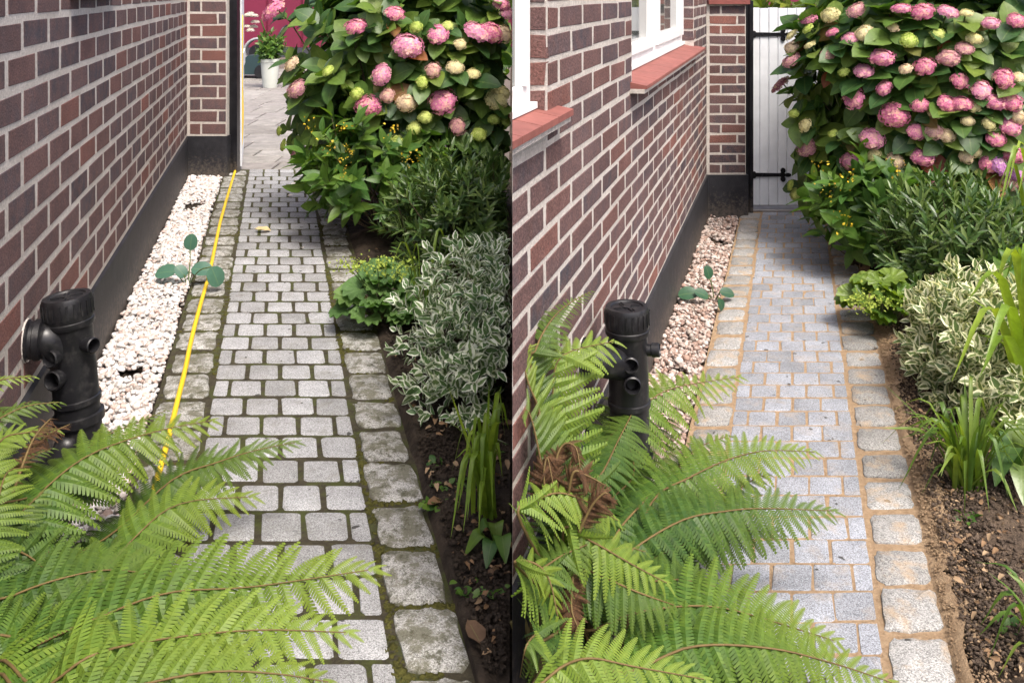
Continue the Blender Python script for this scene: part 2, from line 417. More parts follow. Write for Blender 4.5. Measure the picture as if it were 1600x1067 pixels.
M['dead'] = m_leaf('dead_leaf', [(0.16, 0.095, 0.050), (0.24, 0.150, 0.085), (0.34, 0.245, 0.150), (0.10, 0.060, 0.038)], (1, 0.9, 0.7), 0.15, 0.8, 0.15)
M['backleaf'] = m_leaf('yellow_green_leaf', [(0.075, 0.125, 0.020), (0.135, 0.190, 0.025), (0.210, 0.245, 0.030)], (1.6, 1.5, 0.5), 0.45, 0.5, 0.3)
def m_petal():
    t = NT('hydrangea_petal'); oi = t.n('ShaderNodeObjectInfo'); c = oi.outputs['Color']
    r = t.n('ShaderNodeNewGeometry').outputs['Random Per Island']; a = t.n('ShaderNodeAttribute', attribute_name='edge').outputs['Fac']
    q = t.mix(1.0, c, t.ramp(r, [(0, 0.68), (0.5, 1.0), (1, 1.28)]), 'MULTIPLY')
    cream = t.mix(0.5, c, (0.72, 0.70, 0.30))
    q = t.mix(t.ramp(r, [(0.70, 0.0), (0.78, 0.7)]), q, cream)
    q = t.mix(t.ramp(a, [(0.0, 0.85), (0.4, 0.0)]), q, (0.66, 0.62, 0.30))
    t.col(q); t.rough(0.6); t.spec(0.2)
    tr = t.n('ShaderNodeBsdfTranslucent'); t.l(q, tr.inputs['Color'])
    mx = t.n('ShaderNodeMixShader'); mx.inputs[0].default_value = 0.3
    t.l(t.b.outputs[0], mx.inputs[1]); t.l(tr.outputs[0], mx.inputs[2]); t.l(mx.outputs[0], t.out.inputs[0]); return t.m
M['petal'] = m_petal()

# ------------------------------------------------------------------ ground
def sheet(name, poly, z, mat):
    me = mesh(name, [(p[0], p[1], z) for p in poly], [tuple(range(len(poly)))])
    return struct(link(name, me, None, mat))
sheet('ground', [(-80, -20), (80, -20), (80, 140), (-80, 140)], -0.05, M['soil_old'])

def fbm(x, y, seed=0):
    r = np.random.default_rng(seed); h = np.zeros_like(x); amp = 1.0; fr = 5.0
    for o in range(6):
        for _ in range(3):
            a = r.uniform(0, 6.28); ph = r.uniform(0, 6.28)
            h += amp * np.sin((x * math.cos(a) + y * math.sin(a)) * fr + ph) / 3
        amp *= 0.62; fr *= 1.9
    return h

def bed(name, fn, edge, mat, seed, amp=0.014):
    """a soil surface between fn(0,d) and fn(1,d), rows at even distances"""
    nd, nu = 150, 50
    d = np.linspace(*edge, nd); s = np.linspace(0, 1, nu)
    V = np.zeros((nd, nu, 3))
    for i, dd in enumerate(d):
        x0, x1 = fn(dd)
        V[i, :, 0] = x0 + (x1 - x0) * s; V[i, :, 1] = dd
    fall = np.clip(s / 0.08, 0, 1)[None, :]
    V[:, :, 2] = -0.006 + (0.022 + amp * fbm(V[:, :, 0] * 2.2, V[:, :, 1] * 2.2, seed)) * fall
    idx = np.arange(nd * nu).reshape(nd, nu)
    F = np.stack([idx[:-1, :-1], idx[:-1, 1:], idx[1:, 1:], idx[1:, :-1]], -1).reshape(-1, 4)
    return struct(link(name, big_mesh(name, V.reshape(-1, 3), F, True), None, mat))
bed('flower_bed', lambda d: (KL * d + 0.325, -0.004 if d > 1.3 else KL * d + 0.325 + 0.5), (1.31, 5.9), M['soil_old'], 3)
bed('flower_bed', lambda d: (KR * d + 0.270, KR * d + 0.270 + 2.2), (1.2, 4.95), M['soil_new'], 5, 0.012)

# ------------------------------------------------------------------ paths of setts
def sett_mesh(name, w, dpt, k, seed, rnd=0.18, dome=0.0012, rough=0.0, n_in=1, h=0.05):
    r = random.Random(seed); hw, hd = w / 2, dpt / 2; cr = rnd * min(w, dpt)
    ring = []
    for cx, cy, a0 in ((1, 1, 0), (-1, 1, 90), (-1, -1, 180), (1, -1, 270)):
        for q in (0, 30, 60, 90):
            a = math.radians(a0 + q)
            ring.append([cx * (hw - cr) + cr * math.cos(a), cy * (hd - cr) + cr * math.sin(a)])
    if rough:   # extra points on the long sides
        full = []
        for i, p in enumerate(ring):
            full.append(p); q = ring[(i + 1) % len(ring)]
            if math.hypot(q[0] - p[0], q[1] - p[1]) > 0.03:
                full.append([(p[0] * 2 + q[0]) / 3, (p[1] * 2 + q[1]) / 3]); full.append([(p[0] + 2 * q[0]) / 3, (p[1] + 2 * q[1]) / 3])
        ring = full
    jit = rough if rough else 0.0016
    ring = [[p[0] + r.uniform(-jit, jit), p[1] + r.uniform(-jit, jit)] for p in ring]
    tl = (r.uniform(-1, 1) * 0.010, r.uniform(-1, 1) * 0.010)
    V = []; n = len(ring)
    levels = [(1.0, -h), (1.0, -0.007), (0.975, -0.0018), (0.925, 0.0)]
    if n_in > 1: levels += [(0.62, dome * 0.7)]
    for sc, z in levels:
        ix = max(0.0, 1 - sc) * min(hw, hd)
        for p in ring:
            fx = (abs(p[0]) - ix * min(1, abs(p[0]) / hw)) * (1 if p[0] > 0 else -1); fy = (abs(p[1]) - ix * min(1, abs(p[1]) / hd)) * (1 if p[1] > 0 else -1)
            zz = z + (tl[0] * fx + tl[1] * fy if z > -0.02 else 0) + (r.uniform(-1, 1) * rough * 0.35 if z > -0.02 else 0)
            V.append((fx + k * fy, fy, zz))
    F = []
    for j in range(len(levels) - 1):
        for i in range(n):
            F.append((j * n + i, j * n + (i + 1) % n, (j + 1) * n + (i + 1) % n, (j + 1) * n + i))
    b = (len(levels) - 1) * n; V.append((r.uniform(-.1, .1) * w, r.uniform(-.1, .1) * dpt, dome + r.uniform(-0.5, 0.5) * rough * 0.4))
    for i in range(n): F.append((b + i, b + (i + 1) % n, len(V) - 1))
    me = mesh(name, V, F, True)
    me.set_sharp_from_angle(angle=math.radians(32))
    return me

def path(side, name_bed, k, uL, uR, kl, kr, d0, d1, pitch, kp, gap, mat, kmat, jmat, kgap, klabel, header=0.0):
    poly = [(k * d0 + kl, d0), (k * d0 + kr, d0), (k * d1 + kr, d1), (k * d1 + kl, d1)]
    root = sheet('path', poly, -0.0013 if side == 0 else -0.0009, jmat); root['label'] = klabel
    r = random.Random(side)
    full = (uR - uL) / 4
    gd = gap * (1.35 if side == 0 else 1.2)
    fm = [sett_mesh('sett', full - gap, pitch - gd, k, 10 + i + side * 50, 0.115 if side == 0 else 0.08) for i in range(9)]
    hm = [sett_mesh('sett', full / 2 - gap, pitch - gd, k, 30 + i + side * 50, 0.2 if side == 0 else 0.14) for i in range(5)]
    for m in fm + hm: m.materials.append(mat)
    d = d1 - header; row = 0
    if header:
        hmsh = sett_mesh('sett', full * 1.0 - gap, header - gap, k, 99, 0.12); hmsh.materials.append(mat)
        for i in range(4):
            o = link('sett', hmsh, root); o.location = (k * (d1 - header / 2) + uL + full * (i + 0.5), d1 - header / 2, r.uniform(-.001, .002))
    while d - pitch > d0 - 0.02:
        dc = d - pitch / 2
        cells = [(i + 0.5, fm) for i in range(4)] if row % 2 == 0 else [(0.25, hm), (1, fm), (2, fm), (3, fm), (3.75, hm)]
        for c, ms in cells:
            o = link('sett', r.choice(ms), root)
            o.location = (k * dc + uL + full * c + r.uniform(-.0015, .0015), dc + r.uniform(-.0018, .0018), r.uniform(-.0006, .0010))
            o.rotation_euler = (r.uniform(-.007, .007), r.uniform(-.008, .008), r.uniform(-.014, .014))
            o.scale = (1 + r.uniform(-.025, .02), 1 + r.uniform(-.03, .025), 1)
        d -= pitch; row += 1
    for (a, b) in ((kl, uL), (uR, kr)):
        w = b - a
        km = [sett_mesh('kerb_stone', w - kgap, kp - kgap, k, 60 + i + side * 50, 0.16, 0.005, 0.0055 if side == 0 else .0035, 2) for i in range(8)]
        for m in km: m.materials.append(kmat)
        d = d1 - 0.03
        while d - kp > d0 - 0.02:
            dc = d - kp / 2
            o = link('kerb_stone', r.choice(km), root)
            o.location = (k * dc + (a + b) / 2 + r.uniform(-.003, .003), dc + r.uniform(-.003, .003), r.uniform(.0, .005))
            o.rotation_euler = (r.uniform(-.02, .02), r.uniform(-.02, .02), r.uniform(-.03, .03))
            o.scale = (1 + r.uniform(-.06, .03), 1 + r.uniform(-.09, .04), 1)
            d -= kp
    return root
path(0, 'a', KL, -0.189, 0.198, -0.341, 0.332, 1.38, 5.93, 0.1145, 0.174, 0.0088, M['sett_old'], M['kerb_old'], M['joint_old'], 0.017,
     'mossy granite sett path with dark joints beside white pebbles', 0.11)
path(1, 'b', KR, -0.1626, 0.1546, -0.2725, 0.278, 1.38, 4.80, 0.0842, 0.130, 0.0029, M['sett_new'], M['kerb_new'], M['joint_new'], 0.014,
     'clean blue grey granite sett path with sandy joints leading to white gate')

# ------------------------------------------------------------------ gravel strips
def ico(sub):
    bm = bmesh.new(); bmesh.ops.create_icosphere(bm, subdivisions=sub, radius=1.0)
    V = np.array([v.co[:] for v in bm.verts]); bm.faces.ensure_lookup_table()
    F = np.array([[v.index for v in f.verts] for f in bm.faces]); bm.free(); return V, F
ICO1, ICO2 = ico(1), ico(2)
def rotmats(n, rng=RNG):
    q = rng.normal(size=(n, 4)); q /= np.linalg.norm(q, axis=1)[:, None]; w, x, y, z = q.T
    return np.stack([1 - 2 * (y * y + z * z), 2 * (x * y - z * w), 2 * (x * z + y * w), 2 * (x * y + z * w), 1 - 2 * (x * x + z * z), 2 * (y * z - x * w),
                     2 * (x * z - y * w), 2 * (y * z + x * w), 1 - 2 * (x * x + y * y)], 1).reshape(n, 3, 3)
def stones(name, loc, size, mat, sub, squash, jitter, smooth, parent=None):
    n = len(loc); V, F = ICO2 if sub == 2 else ICO1; k = len(V)
    sc = size[:, None] * RNG.uniform(squash[0], squash[1], (n, 3))
    W = V[None] * (1 + RNG.normal(0, jitter, (n, k, 1))) * sc[:, None, :]
    A = rotmats(n)
    W = np.einsum('nij,nkj->nki', A, W)
    W[:, :, 2] *= 0.75
    W = W + loc[:, None, :]
    FF = (F[None] + (np.arange(n) * k)[:, None, None]).reshape(-1, 3)
    return stuff(link(name, big_mesh(name, W.reshape(-1, 3), FF, smooth), parent, mat))
def gravel(k, u0, u1, d0, d1, n, size, mat, holes, label, sub, smooth, jitter, squash, name='gravel'):
    d = RNG.uniform(d0, d1, n); u = RNG.uniform(u0, u1, n)
    z = RNG.uniform(-0.012, 0.010, n) + 0.008 * np.sin(d * 5) * np.sin((u - u0) / (u1 - u0) * 3.14)
    loc = np.stack([k * d + u, d, z], 1); keep = np.ones(n, bool)
    for (hx, hy, ra, rb) in holes:
        keep &= ((loc[:, 0] - hx) / ra) ** 2 + ((loc[:, 1] - hy) / rb) ** 2 > RNG.uniform(0.5, 1.3, n)
    loc = loc[keep]
    o = stones(name, loc, size * RNG.uniform(0.55, 1.25, len(loc)), mat, sub, squash, jitter, smooth)
    return tag(o, label, 'gravel')
def strip(name, k, u0, u1, d0, d1, z, mat):
    return sheet(name, [(k * d0 + u0, d0), (k * d0 + u1, d0), (k * d1 + u1, d1), (k * d1 + u0, d1)], z, mat)
strip('gravel_base', KL, -0.555, -0.341, 1.3, 5.72, -0.018, M['soil_old'])
strip('gravel_base', KR, -0.4317, -0.2725, 1.36, 4.70, -0.018, M['soil_new'])
h1, h2 = gnd(301, 321), gnd(205, 586)
gravel(KL, -0.548, -0.350, 1.4, 5.70, 9800, 0.0092, M['gravel_old'], [(h1[0], h1[1], .055, .12), (h2[0], h2[1], .05, .045)],
       'white and pale pink pebbles along the black plinth beside yellow hose', 2, True, 0.05, (0.65, 1.25))
h1, h2 = gnd(1120, 378), gnd(1056, 582)
gravel(KR, -0.426, -0.280, 1.42, 4.69, 5600, 0.0098, M['gravel_new'], [(h1[0], h1[1], .04, .09), (h2[0], h2[1], .035, .035)],
       'pinkish brown angular chippings along plinth beside sandy jointed path', 1, False, 0.12, (0.5, 1.35))

# ------------------------------------------------------------------ brick walls
def brick_mesh(Ln, H, seed):
    r = random.Random(seed); b = 0.0011; D = 0.02
    j = lambda q: q + r.uniform(-0.0022, 0.0022)
    out = [(-Ln / 2, -H / 2), (Ln / 2, -H / 2), (Ln / 2, H / 2), (-Ln / 2, H / 2)]
    out = [(j(x), j(z)) for x, z in out]
    V = [(x, D, z) for x, z in out] + [(x, b, z) for x, z in out] + [(x - math.copysign(b, x), r.uniform(-.0003, .0003), z - math.copysign(b, z)) for x, z in out]
    F = [(0, 1, 5, 4), (1, 2, 6, 5), (2, 3, 7, 6), (3, 0, 4, 7), (4, 5, 9, 8), (5, 6, 10, 9), (6, 7, 11, 10), (7, 4, 8, 11), (8, 9, 10, 11)]
    me = mesh('brick', V, F); me.materials.append(M['brick']); return me

def lay(parent, p0, tdir, Lw, z0, ncourse, course, bl, joint, openings=(), seed=0, phase=0.0, jx=None, limit=300, variants=6, clipx=None):
    """bricks on the face through p0 along tdir (unit, xy); openings are (s0, s1, z0, z1)"""
    r = random.Random(seed)
    jx = jx or joint
    meshes = [brick_mesh(bl - jx, course - joint, seed * 20 + i) for i in range(variants)]
    rz = math.atan2(tdir[1], tdir[0]); items = []
    for c in range(ncourse):
        za, zb = z0 + c * course, z0 + (c + 1) * course; zc = (za + zb) / 2
        spans = [(0.0, Lw)]
        for (s0, s1, oz0, oz1) in openings:
            if za < oz1 - 0.01 and zb > oz0 + 0.01:
                nx = []
                for a, b in spans:
                    if s1 <= a or s0 >= b: nx.append((a, b)); continue
                    if s0 > a: nx.append((a, s0))
                    if s1 < b: nx.append((s1, b))
                spans = nx
        off = phase + (bl / 2 if c % 2 else 0.0)
        for a, b in spans:
            i0 = math.floor((a - off) / bl); i1 = math.ceil((b - off) / bl)
            for i in range(i0, i1):
                x0, x1 = max(a, off + i * bl), min(b, off + (i + 1) * bl)
                if x1 - x0 < 0.035: continue
                items.append(((x0 + x1) / 2, zc, (x1 - x0 - jx) / (bl - jx)))
    def dist(it):
        return p0[1] + tdir[1] * it[0]
    items.sort(key=dist)
    rest = MB()
    for n_, (s, z, sc) in enumerate(items):
        me = r.choice(meshes)
        loc = (p0[0] + tdir[0] * s, p0[1] + tdir[1] * s, z + r.uniform(-.0012, .0012))
        off = r.uniform(-.0003, .0003); loc = (loc[0] + tdir[1] * off, loc[1] - tdir[0] * off, loc[2])
        if n_ < limit:
            if clipx is not None and s < .40:      # cut at the corner of the house
                cs, sn = math.cos(rz), math.sin(rz); bm = bmesh.new(); bm.from_mesh(me)
                bmesh.ops.transform(bm, matrix=Matrix.Translation(loc) @ Matrix.Rotation(rz, 4, 'Z') @ Matrix.Diagonal((sc, 1, 1, 1)), verts=bm.verts)
                bmesh.ops.bisect_plane(bm, geom=bm.verts[:] + bm.edges[:] + bm.faces[:], plane_co=(clipx, 0, 0), plane_no=(1, 0, 0), clear_inner=True)
                if len(bm.faces):
                    m2 = bpy.data.meshes.new('brick'); bmesh.ops.translate(bm, vec=-Vector(loc), verts=bm.verts); bm.to_mesh(m2); m2.materials.append(M['brick'])
                    link('brick', m2, parent).location = loc
                bm.free(); continue
            o = link('brick', me, parent); o.location = loc; o.rotation_euler = (0, r.uniform(-.003, .003), rz); o.scale = (sc, 1, 1)
        else:
            cs, sn = math.cos(rz), math.sin(rz)
            rest.add([(loc[0] + cs * v.co.x * sc - sn * v.co.y, loc[1] + sn * v.co.x * sc + cs * v.co.y, loc[2] + v.co.z) for v in me.vertices], [tuple(p.vertices) for p in me.polygons])
    if rest.v:
        stuff(rest.build('brick_courses', M['brick'], parent))

def unit(k): q = math.hypot(k, 1); return np.array((k / q, 1 / q))
TL, TR = unit(KL), unit(KR)
NL = np.array((TL[1], -TL[0])); NR = np.array((TR[1], -TR[0]))      # outward (towards the path)
def quad(p, t, n, s0, s1, n0, n1):
    return [tuple(p + t * s0 + n * n0), tuple(p + t * s1 + n * n0), tuple(p + t * s1 + n * n1), tuple(p + t * s0 + n * n1)]

# --- house beside the mossy path
hl = thing('brick_house', 'dark red brick house wall with black plinth beside mossy path', 'house', L(-0.60, 3.0))
pL = np.array(L(-0.563, 0.571)[:2]); LL = (5.72 - 0.571) / TL[1]
MB().prism(quad(pL, TL, NL, 0, LL, -0.25, -0.0013), -0.04, 1.30).build('wall', M['mortar'], hl)
mb = MB()
P = [(0.0, -0.04), (0.010, -0.04), (0.010, 0.236), (0.0, 0.248)]
v = [tuple(np.append(pL + TL * s + NL * (a - 0.004), z)) for s in (0, LL) for a, z in P]
mb.add(v, [(0, 1, 2, 3), (7, 6, 5, 4), (1, 5, 6, 2), (2, 6, 7, 3), (0, 4, 5, 1), (3, 7, 4, 0)]).build('plinth', M['plinth'], hl)
lay(hl, pL, TL, LL, 0.252, 12, 0.0755, 0.243, 0.0175, (), 1, 0.06, .027)
s_a = (2.50 - 0.571) / TL[1]; s_b = (3.12 - 0.571) / TL[1]
MB().prism(quad(pL, TL, NL, s_a, s_b, -0.003, 0.035), 1.128, 1.16).build('window_sill', M['darkbase'], hl)

pier_l = thing('brick_pier', 'brick pier with black base beside the open gateway', 'pier', L(-0.44, 5.75))
x0 = KL * 5.72 - 0.563; x1 = KL * 5.72 - 0.318
MB().prism([(x0, 5.7213), (x1 - .002, 5.7213), (x1 - .004, 5.95), (x0, 5.95)], -0.04, 1.40).build('wall', M['mortar'], pier_l)
lay(pier_l, np.array((x0 + .012, 5.72)), np.array((1.0, 0.0)), x1 - x0 - .012, 0.252, 12, 0.0755, 0.205, 0.0125, (), 2, 0.075)
MB().prism([(x0, 5.708), (x1 + .006, 5.708), (x1 + .006, 5.9), (x0, 5.9)], -0.04, 0.246).build('plinth', M['plinth'], pier_l)

def gatepost(name, label, x0, x1, d, h, extra):
    t = thing(name, label, 'post', ((x0 + x1) / 2, d + .04, 0))
    MB().prism([(x0, d), (x1, d), (x1, d + .08), (x0, d + .08)], -0.04, h).build('post', M['blackpaint'], t)
    w = (x1 - x0)
    MB().prism([(x1 - w * .32, d - .012), (x1 + w * .16, d - .012), (x1 + w * .16, d + .05), (x1 - w * .32, d + .05)], -0.04, h - .01).build('stop_bead', M['blackpaint'], t)
    return t
gp = gatepost('gate_post', 'black painted gate post next to yellow hose', KL * 5.78 - .314, KL * 5.78 - .262, 5.78, 1.45, 0)
og = thing('open_gate', 'white edge of gate swung open behind black post', 'gate', (KL * 6.2 - .22, 6.2, 0))
MB().prism([(KL * 5.84 - .252, 5.875), (KL * 5.84 - .240, 5.875), (KL * 6.75 - .250, 6.75), (KL * 6.75 - .262, 6.75)], 0.03, 1.42).build('boards', M['gate'], og)
MB().prism([(KL * 6.2 - .249, 6.20), (KL * 6.2 - .236, 6.20), (KL * 6.75 - .238, 6.74), (KL * 6.75 - .249, 6.74)], 0.62, 0.72).build('rail', M['gate'], og)

# --- house beside the cleaned path; its plan narrows to a corner near the camera
XC = 0.0006
pR = np.array(R(-0.440, 1.30)[:2])
def sR(d): return (d - 1.30) / TR[1]
hr = thing('brick_house', 'dark red brick house with two white windows beside clean path', 'house', R(-0.55, 3.2))
LR = sR(4.70); dA = 1.40       # where the brick face leaves the corner
W1 = (sR(1.30), sR(1.655)); W2 = (sR(2.53), sR(4.10)); ZS1, ZS2 = 0.935, 0.905
def rprism(mb, s0, s1, n0, n1, z0, z1):
    q = clip_half(quad(pR, TR, NR, s0, s1, n0, n1), XC)
    if len(q) >= 3: mb.prism(q, z0, z1)
mb = MB()
rprism(mb, 0, LR, -0.16, -0.0013, -0.04, ZS2 - .04)
rprism(mb, 0, W2[0], -0.16, -0.0013, ZS2 - .04, ZS1 - .036)
rprism(mb, W1[1], W2[0], -0.16, -0.0013, ZS1 - .036, 1.17)
rprism(mb, W2[1], LR, -0.16, -0.0013, ZS2 - .04, 1.17)
mb.build('wall', M['mortar'], hr)
# body of the house behind the wall
core = clip_half([tuple(pR + TR * sR(1.6) - NR * .159), tuple(pR + TR * LR - NR * .159), (XC + .002, 4.9), (XC + .002, 1.9)], XC + .002)
MB().prism(core, -0.04, 1.17).build('rear_wall', M['mortar'], hr)
cs = clip_half(quad(pR, TR, NR, 0, LR, -0.03, 0.008), XC)
mb = MB(); mb.prism(clip_half(quad(pR, TR, NR, 0, LR, -0.02, 0.0085), XC), -0.04, 0.212).build('plinth', M['plinth'], hr)
# bricks
s_first = sR(dA)
pB = pR + TR * s_first
ops = [(W1[0] - s_first, W1[1] - s_first, ZS1 - .03, 9), (W2[0] - s_first, W2[1] - s_first, ZS2 - .03, 9)]
lay(hr, pB, TR, LR - s_first, 0.216, 20, 0.0502, 0.205, 0.0120, ops, 3, 0.05, .021, clipx=XC + .0004)
# brick reveals at the far side of each window
def reveal(s, depth, z0, z1, seed):
    r = random.Random(seed); z = 0.216
    while z < z1:
        if z + .02 > z0:
            me = brick_mesh(depth - .003, 0.0502 - .009, seed + int(z * 100) % 4)
            o = link('brick', me, hr); p = pR + TR * (s - .003) - NR * (depth / 2 + .001); o.location = (p[0], p[1], z + .025)
            o.rotation_euler = (0, 0, math.atan2(NR[1], NR[0]))
        z += 0.0502
reveal(W1[1], 0.045, ZS1, 1.2, 71); reveal(W2[1], 0.075, ZS2, 1.2, 75)

def sill(s0, s1, z, n_in, n_out, ntile, thick):
    t = link('window_sill', MB().prism(clip_half(quad(pR, TR, NR, s0, s1, -n_in, n_out - .006), XC), z - thick - .012, z - thick).build('sill_bed', M['mortar']).data, hr)
    bpy.data.objects.remove(bpy.data.objects['sill_bed'])
    t.data.name = 'window_sill'
    for i in range(ntile):
        a = s0 + (s1 - s0) * i / ntile; b = s0 + (s1 - s0) * (i + 1) / ntile - .0025
        poly = clip_half(quad(pR, TR, NR, a, b, -n_in, n_out), XC)
        if len(poly) < 3: continue
        mb = MB(); n = len(poly)
        V = [(p[0], p[1], z - thick) for p in poly]
        for p in poly:
            nn = (np.array(p) - pR) @ NR; V.append((p[0], p[1], z - .35 * (nn + n_in) * .5))
        mb.add(V, [tuple(range(n - 1, -1, -1)), tuple(range(n, 2 * n))] + [(i_, (i_ + 1) % n, n + (i_ + 1) % n, n + i_) for i_ in range(n)])
        o = mb.build('tile', M['tile'], t)
        o.matrix_parent_inverse = Matrix.Translation(-Vector(hr.location)) if False else t.matrix_basis.inverted()
    return t
def window(s0, s1, z0, z1, nrec, label, mull):
    w = thing('window', label, None, (0, 0, 0))
    del w['label']
    w.parent = hr; w.matrix_parent_inverse = Matrix.Translation(-Vector(hr.location))
    def piece(name, a, b, za, zb, n0, n1, mat):
        q = clip_half(quad(pR, TR, NR, a, b, n0, n1), XC)
        if len(q) >= 3: MB().prism(q, za, zb).build(name, mat, w)
    fw = 0.045 if mull else 0.03
    piece('frame', s1 - fw, s1 - .004, z0, z1, nrec - .03, nrec, M['white'])
    piece('frame', s0 + .004, s0 + fw, z0, z1, nrec - .03, nrec, M['white'])
    piece('frame', s0 + fw, s1 - fw, z0, z0 + .030, nrec - .03, nrec, M['white'])
    piece('drip_rail', s0 + .004, s1 - .004, z0 - .012, z0 - .001, nrec - .03, nrec + .014, M['white'])
    if mull:
        m = s0 + (s1 - s0) * .47
        piece('mullion', m - .03, m + .03, z0 + .031, z1, nrec - .03, nrec, M['white'])
        for a, b in ((s0 + fw, m - .03), (m + .03, s1 - fw)):
            piece('sash', a, a + .05, z0 + .031, z1, nrec - .026, nrec + .012, M['white'])
            piece('sash', b - .05, b, z0 + .031, z1, nrec - .026, nrec + .012, M['white'])
            piece('sash', a + .05, b - .05, z0 + .031, z0 + .062, nrec - .026, nrec + .012, M['white'])
            piece('pane', a + .05, b - .05, z0 + .062, z1, nrec - .022, nrec - .014, M['glass'])
    else:
        piece('sash', s1 - fw - .022, s1 - fw, z0 + .031, z1, nrec - .026, nrec + .006, M['white'])
        piece('pane', s0 + fw, s1 - fw - .022, z0 + .031, z1, nrec - .022, nrec - .014, M['glass'])
window(W1[0], W1[1], ZS1 + .012, 1.165, -0.030, 'x', False)
window(W2[0], W2[1], ZS2 + .014, 1.165, -0.052, 'x', True)
sill(sR(1.30), sR(1.735), ZS1, 0.03, 0.030, 4, 0.022)
sill(sR(2.50), sR(4.16), ZS2, 0.05, 0.045, 9, 0.026)

pier_r = thing('brick_pier', 'brick pier with red coping beside the white gate', 'pier', R(-0.3, 4.75))
x0 = KR * 4.70 - 0.44; x1 = KR * 4.70 - 0.240
MB().prism([(x0, 4.7013), (x1 - .002, 4.7013), (x1 - .004, 4.86), (x0, 4.86)], -0.04, 1.074).build('wall', M['mortar'], pier_r)
lay(pier_r, np.array((x0 + .010, 4.70)), np.array((1.0, 0.0)), x1 - x0 - .010, 0.216, 17, 0.0502, 0.165, 0.0100, (), 4, 0.062)
MB().prism([(x0, 4.688), (x1 + .008, 4.688), (x1 + .008, 4.84), (x0, 4.84)], -0.04, 0.211).build('plinth', M['plinth'], pier_r)
MB().prism([(x0 + .006, 4.675), (x1 + .014, 4.675), (x1 + .014, 4.88), (x0 + .006, 4.88)], 1.074, 1.096).build('coping', M['coping'], pier_r)
gatepost('gate_post', 'black painted gate post beside the white gate', x1 + .006, x1 + .046, 4.775, 1.10, 0)

# --- gate
xg = x1 + .055; dG = 4.83
g = thing('garden_gate', 'pale grey boarded garden gate with black strap hinges', 'gate', (xg + .25, dG, 0))
for i in range(11):
    r = random.Random(i); a = xg + i * .0478
    mb = MB(); b = a + .0462; c = .004
    mb.prism([(a, dG + .003), (a + c, dG - .001), (b - c, dG - .001), (b, dG + .003), (b, dG + .02), (a, dG + .02)], 0.028, 1.052 + r.uniform(-.002, .002)).build('plank', M['gate'], g)
MB().prism([(xg, dG + .0205), (xg + .52, dG + .0205), (xg + .52, dG + .045), (xg, dG + .045)], 0.12, 0.22).build('rail', M['gate'], g)
MB().prism([(xg, dG + .0205), (xg + .52, dG + .0205), (xg + .52, dG + .045), (xg, dG + .045)], 0.86, 0.96).build('rail', M['gate'], g)
for zc in (0.915, 0.185):
    y0 = dG - .0015
    pts = [(xg - .004, .019), (xg + .022, .018), (xg + .028, .0105), (xg + .14, .0085), (xg + .155, .0085)]
    poly = [(x, zc - h) for x, h in pts] + [(x, zc + h) for x, h in reversed(pts)]
    mb = MB(); n = len(poly)
    mb.add([(x, y0, z) for x, z in poly] + [(x, y0 - .006, z) for x, z in poly], [tuple(range(n)), tuple(range(2 * n - 1, n - 1, -1))] + [(i, n + i, n + (i + 1) % n, (i + 1) % n) for i in range(n)])
    def lobe(cx, cz, rx, rz):
        q = [(cx + rx * math.cos(a), cz + rz * math.sin(a)) for a in np.linspace(0, 2 * math.pi, 13)[:-1]]
        m = len(q); mb.add([(x, y0 + .0005, z) for x, z in q] + [(x, y0 - .0068, z) for x, z in q], [tuple(range(m)), tuple(range(2 * m - 1, m - 1, -1))] + [(i, m + i, m + (i + 1) % m, (i + 1) % m) for i in range(m)])
    lobe(xg + .165, zc, .016, .013); lobe(xg + .168, zc + .022, .013, .015); lobe(xg + .168, zc - .022, .013, .015); lobe(xg + .194, zc, .017, .010)
    hg = mb.build('strap_hinge', M['blackpaint'], g)
    for bx in (.012, .06, .15):
        MB().lathe([(0, -.010), (.004, -.009), (.005, -.006)], (xg + bx, y0, zc), (0, 1, 0), 10).build('bolt', M['blackpaint'], hg).matrix_parent_inverse = hg.matrix_basis.inverted() @ Matrix.Identity(4)
sheet('threshold', [(xg - .01, 4.80), (xg + .55, 4.80), (xg + .55, 4.92), (xg - .01, 4.92)], 0.004, M['slab'])

# ------------------------------------------------------------------ patio beyond the open gateway
pat = sheet('patio', [(KL * 5.93 - .5, 5.93), (-0.02, 5.93), (-0.02, 16), (KL * 16 - 1.2, 16)], -0.012, M['slabjoint'])
pat['label'] = 'pale stone slab patio beyond the open gateway'
r = random.Random(4); d = 5.94; row = 0
while d < 13.5:
    dp = r.choice((.24, .24, .36, .48)); x = KL * (d + dp / 2) - .42 - r.uniform(0, .25); xe = KL * d + 0.75
    while x < xe:
        w = r.choice((.24, .36, .48, .48))
        o = link('slab', mesh('slab', [(x + a * w + q[0], d + b * dp + q[1], z) for z, i in ((-.03, 0), (-.004, 0), (0.0, 1)) for a, b, q in ((0, 0, (.006 + .004 * i, .006 + .004 * i)), (1, 0, (-.006 - .004 * i, .006 + .004 * i)), (1, 1, (-.006 - .004 * i, -.006 - .004 * i)), (0, 1, (.006 + .004 * i, -.006 - .004 * i)))],
                             [(8, 9, 10, 11)] + [(j * 4 + i, j * 4 + (i + 1) % 4, j * 4 + 4 + (i + 1) % 4, j * 4 + 4 + i) for j in (0, 1) for i in range(4)]), pat, M['slab'])
        o.location.z = r.uniform(-.002, .002); x += w
    d += dp
ob = thing('outbuilding', 'burgundy painted outbuilding at the far end of the patio', 'building', (0, 16, 0))
MB().prism([(-7, 16.02), (8, 16.02), (8, 17), (-7, 17)], 0.0, 3.0).build('wall', M['burgundy'], ob)
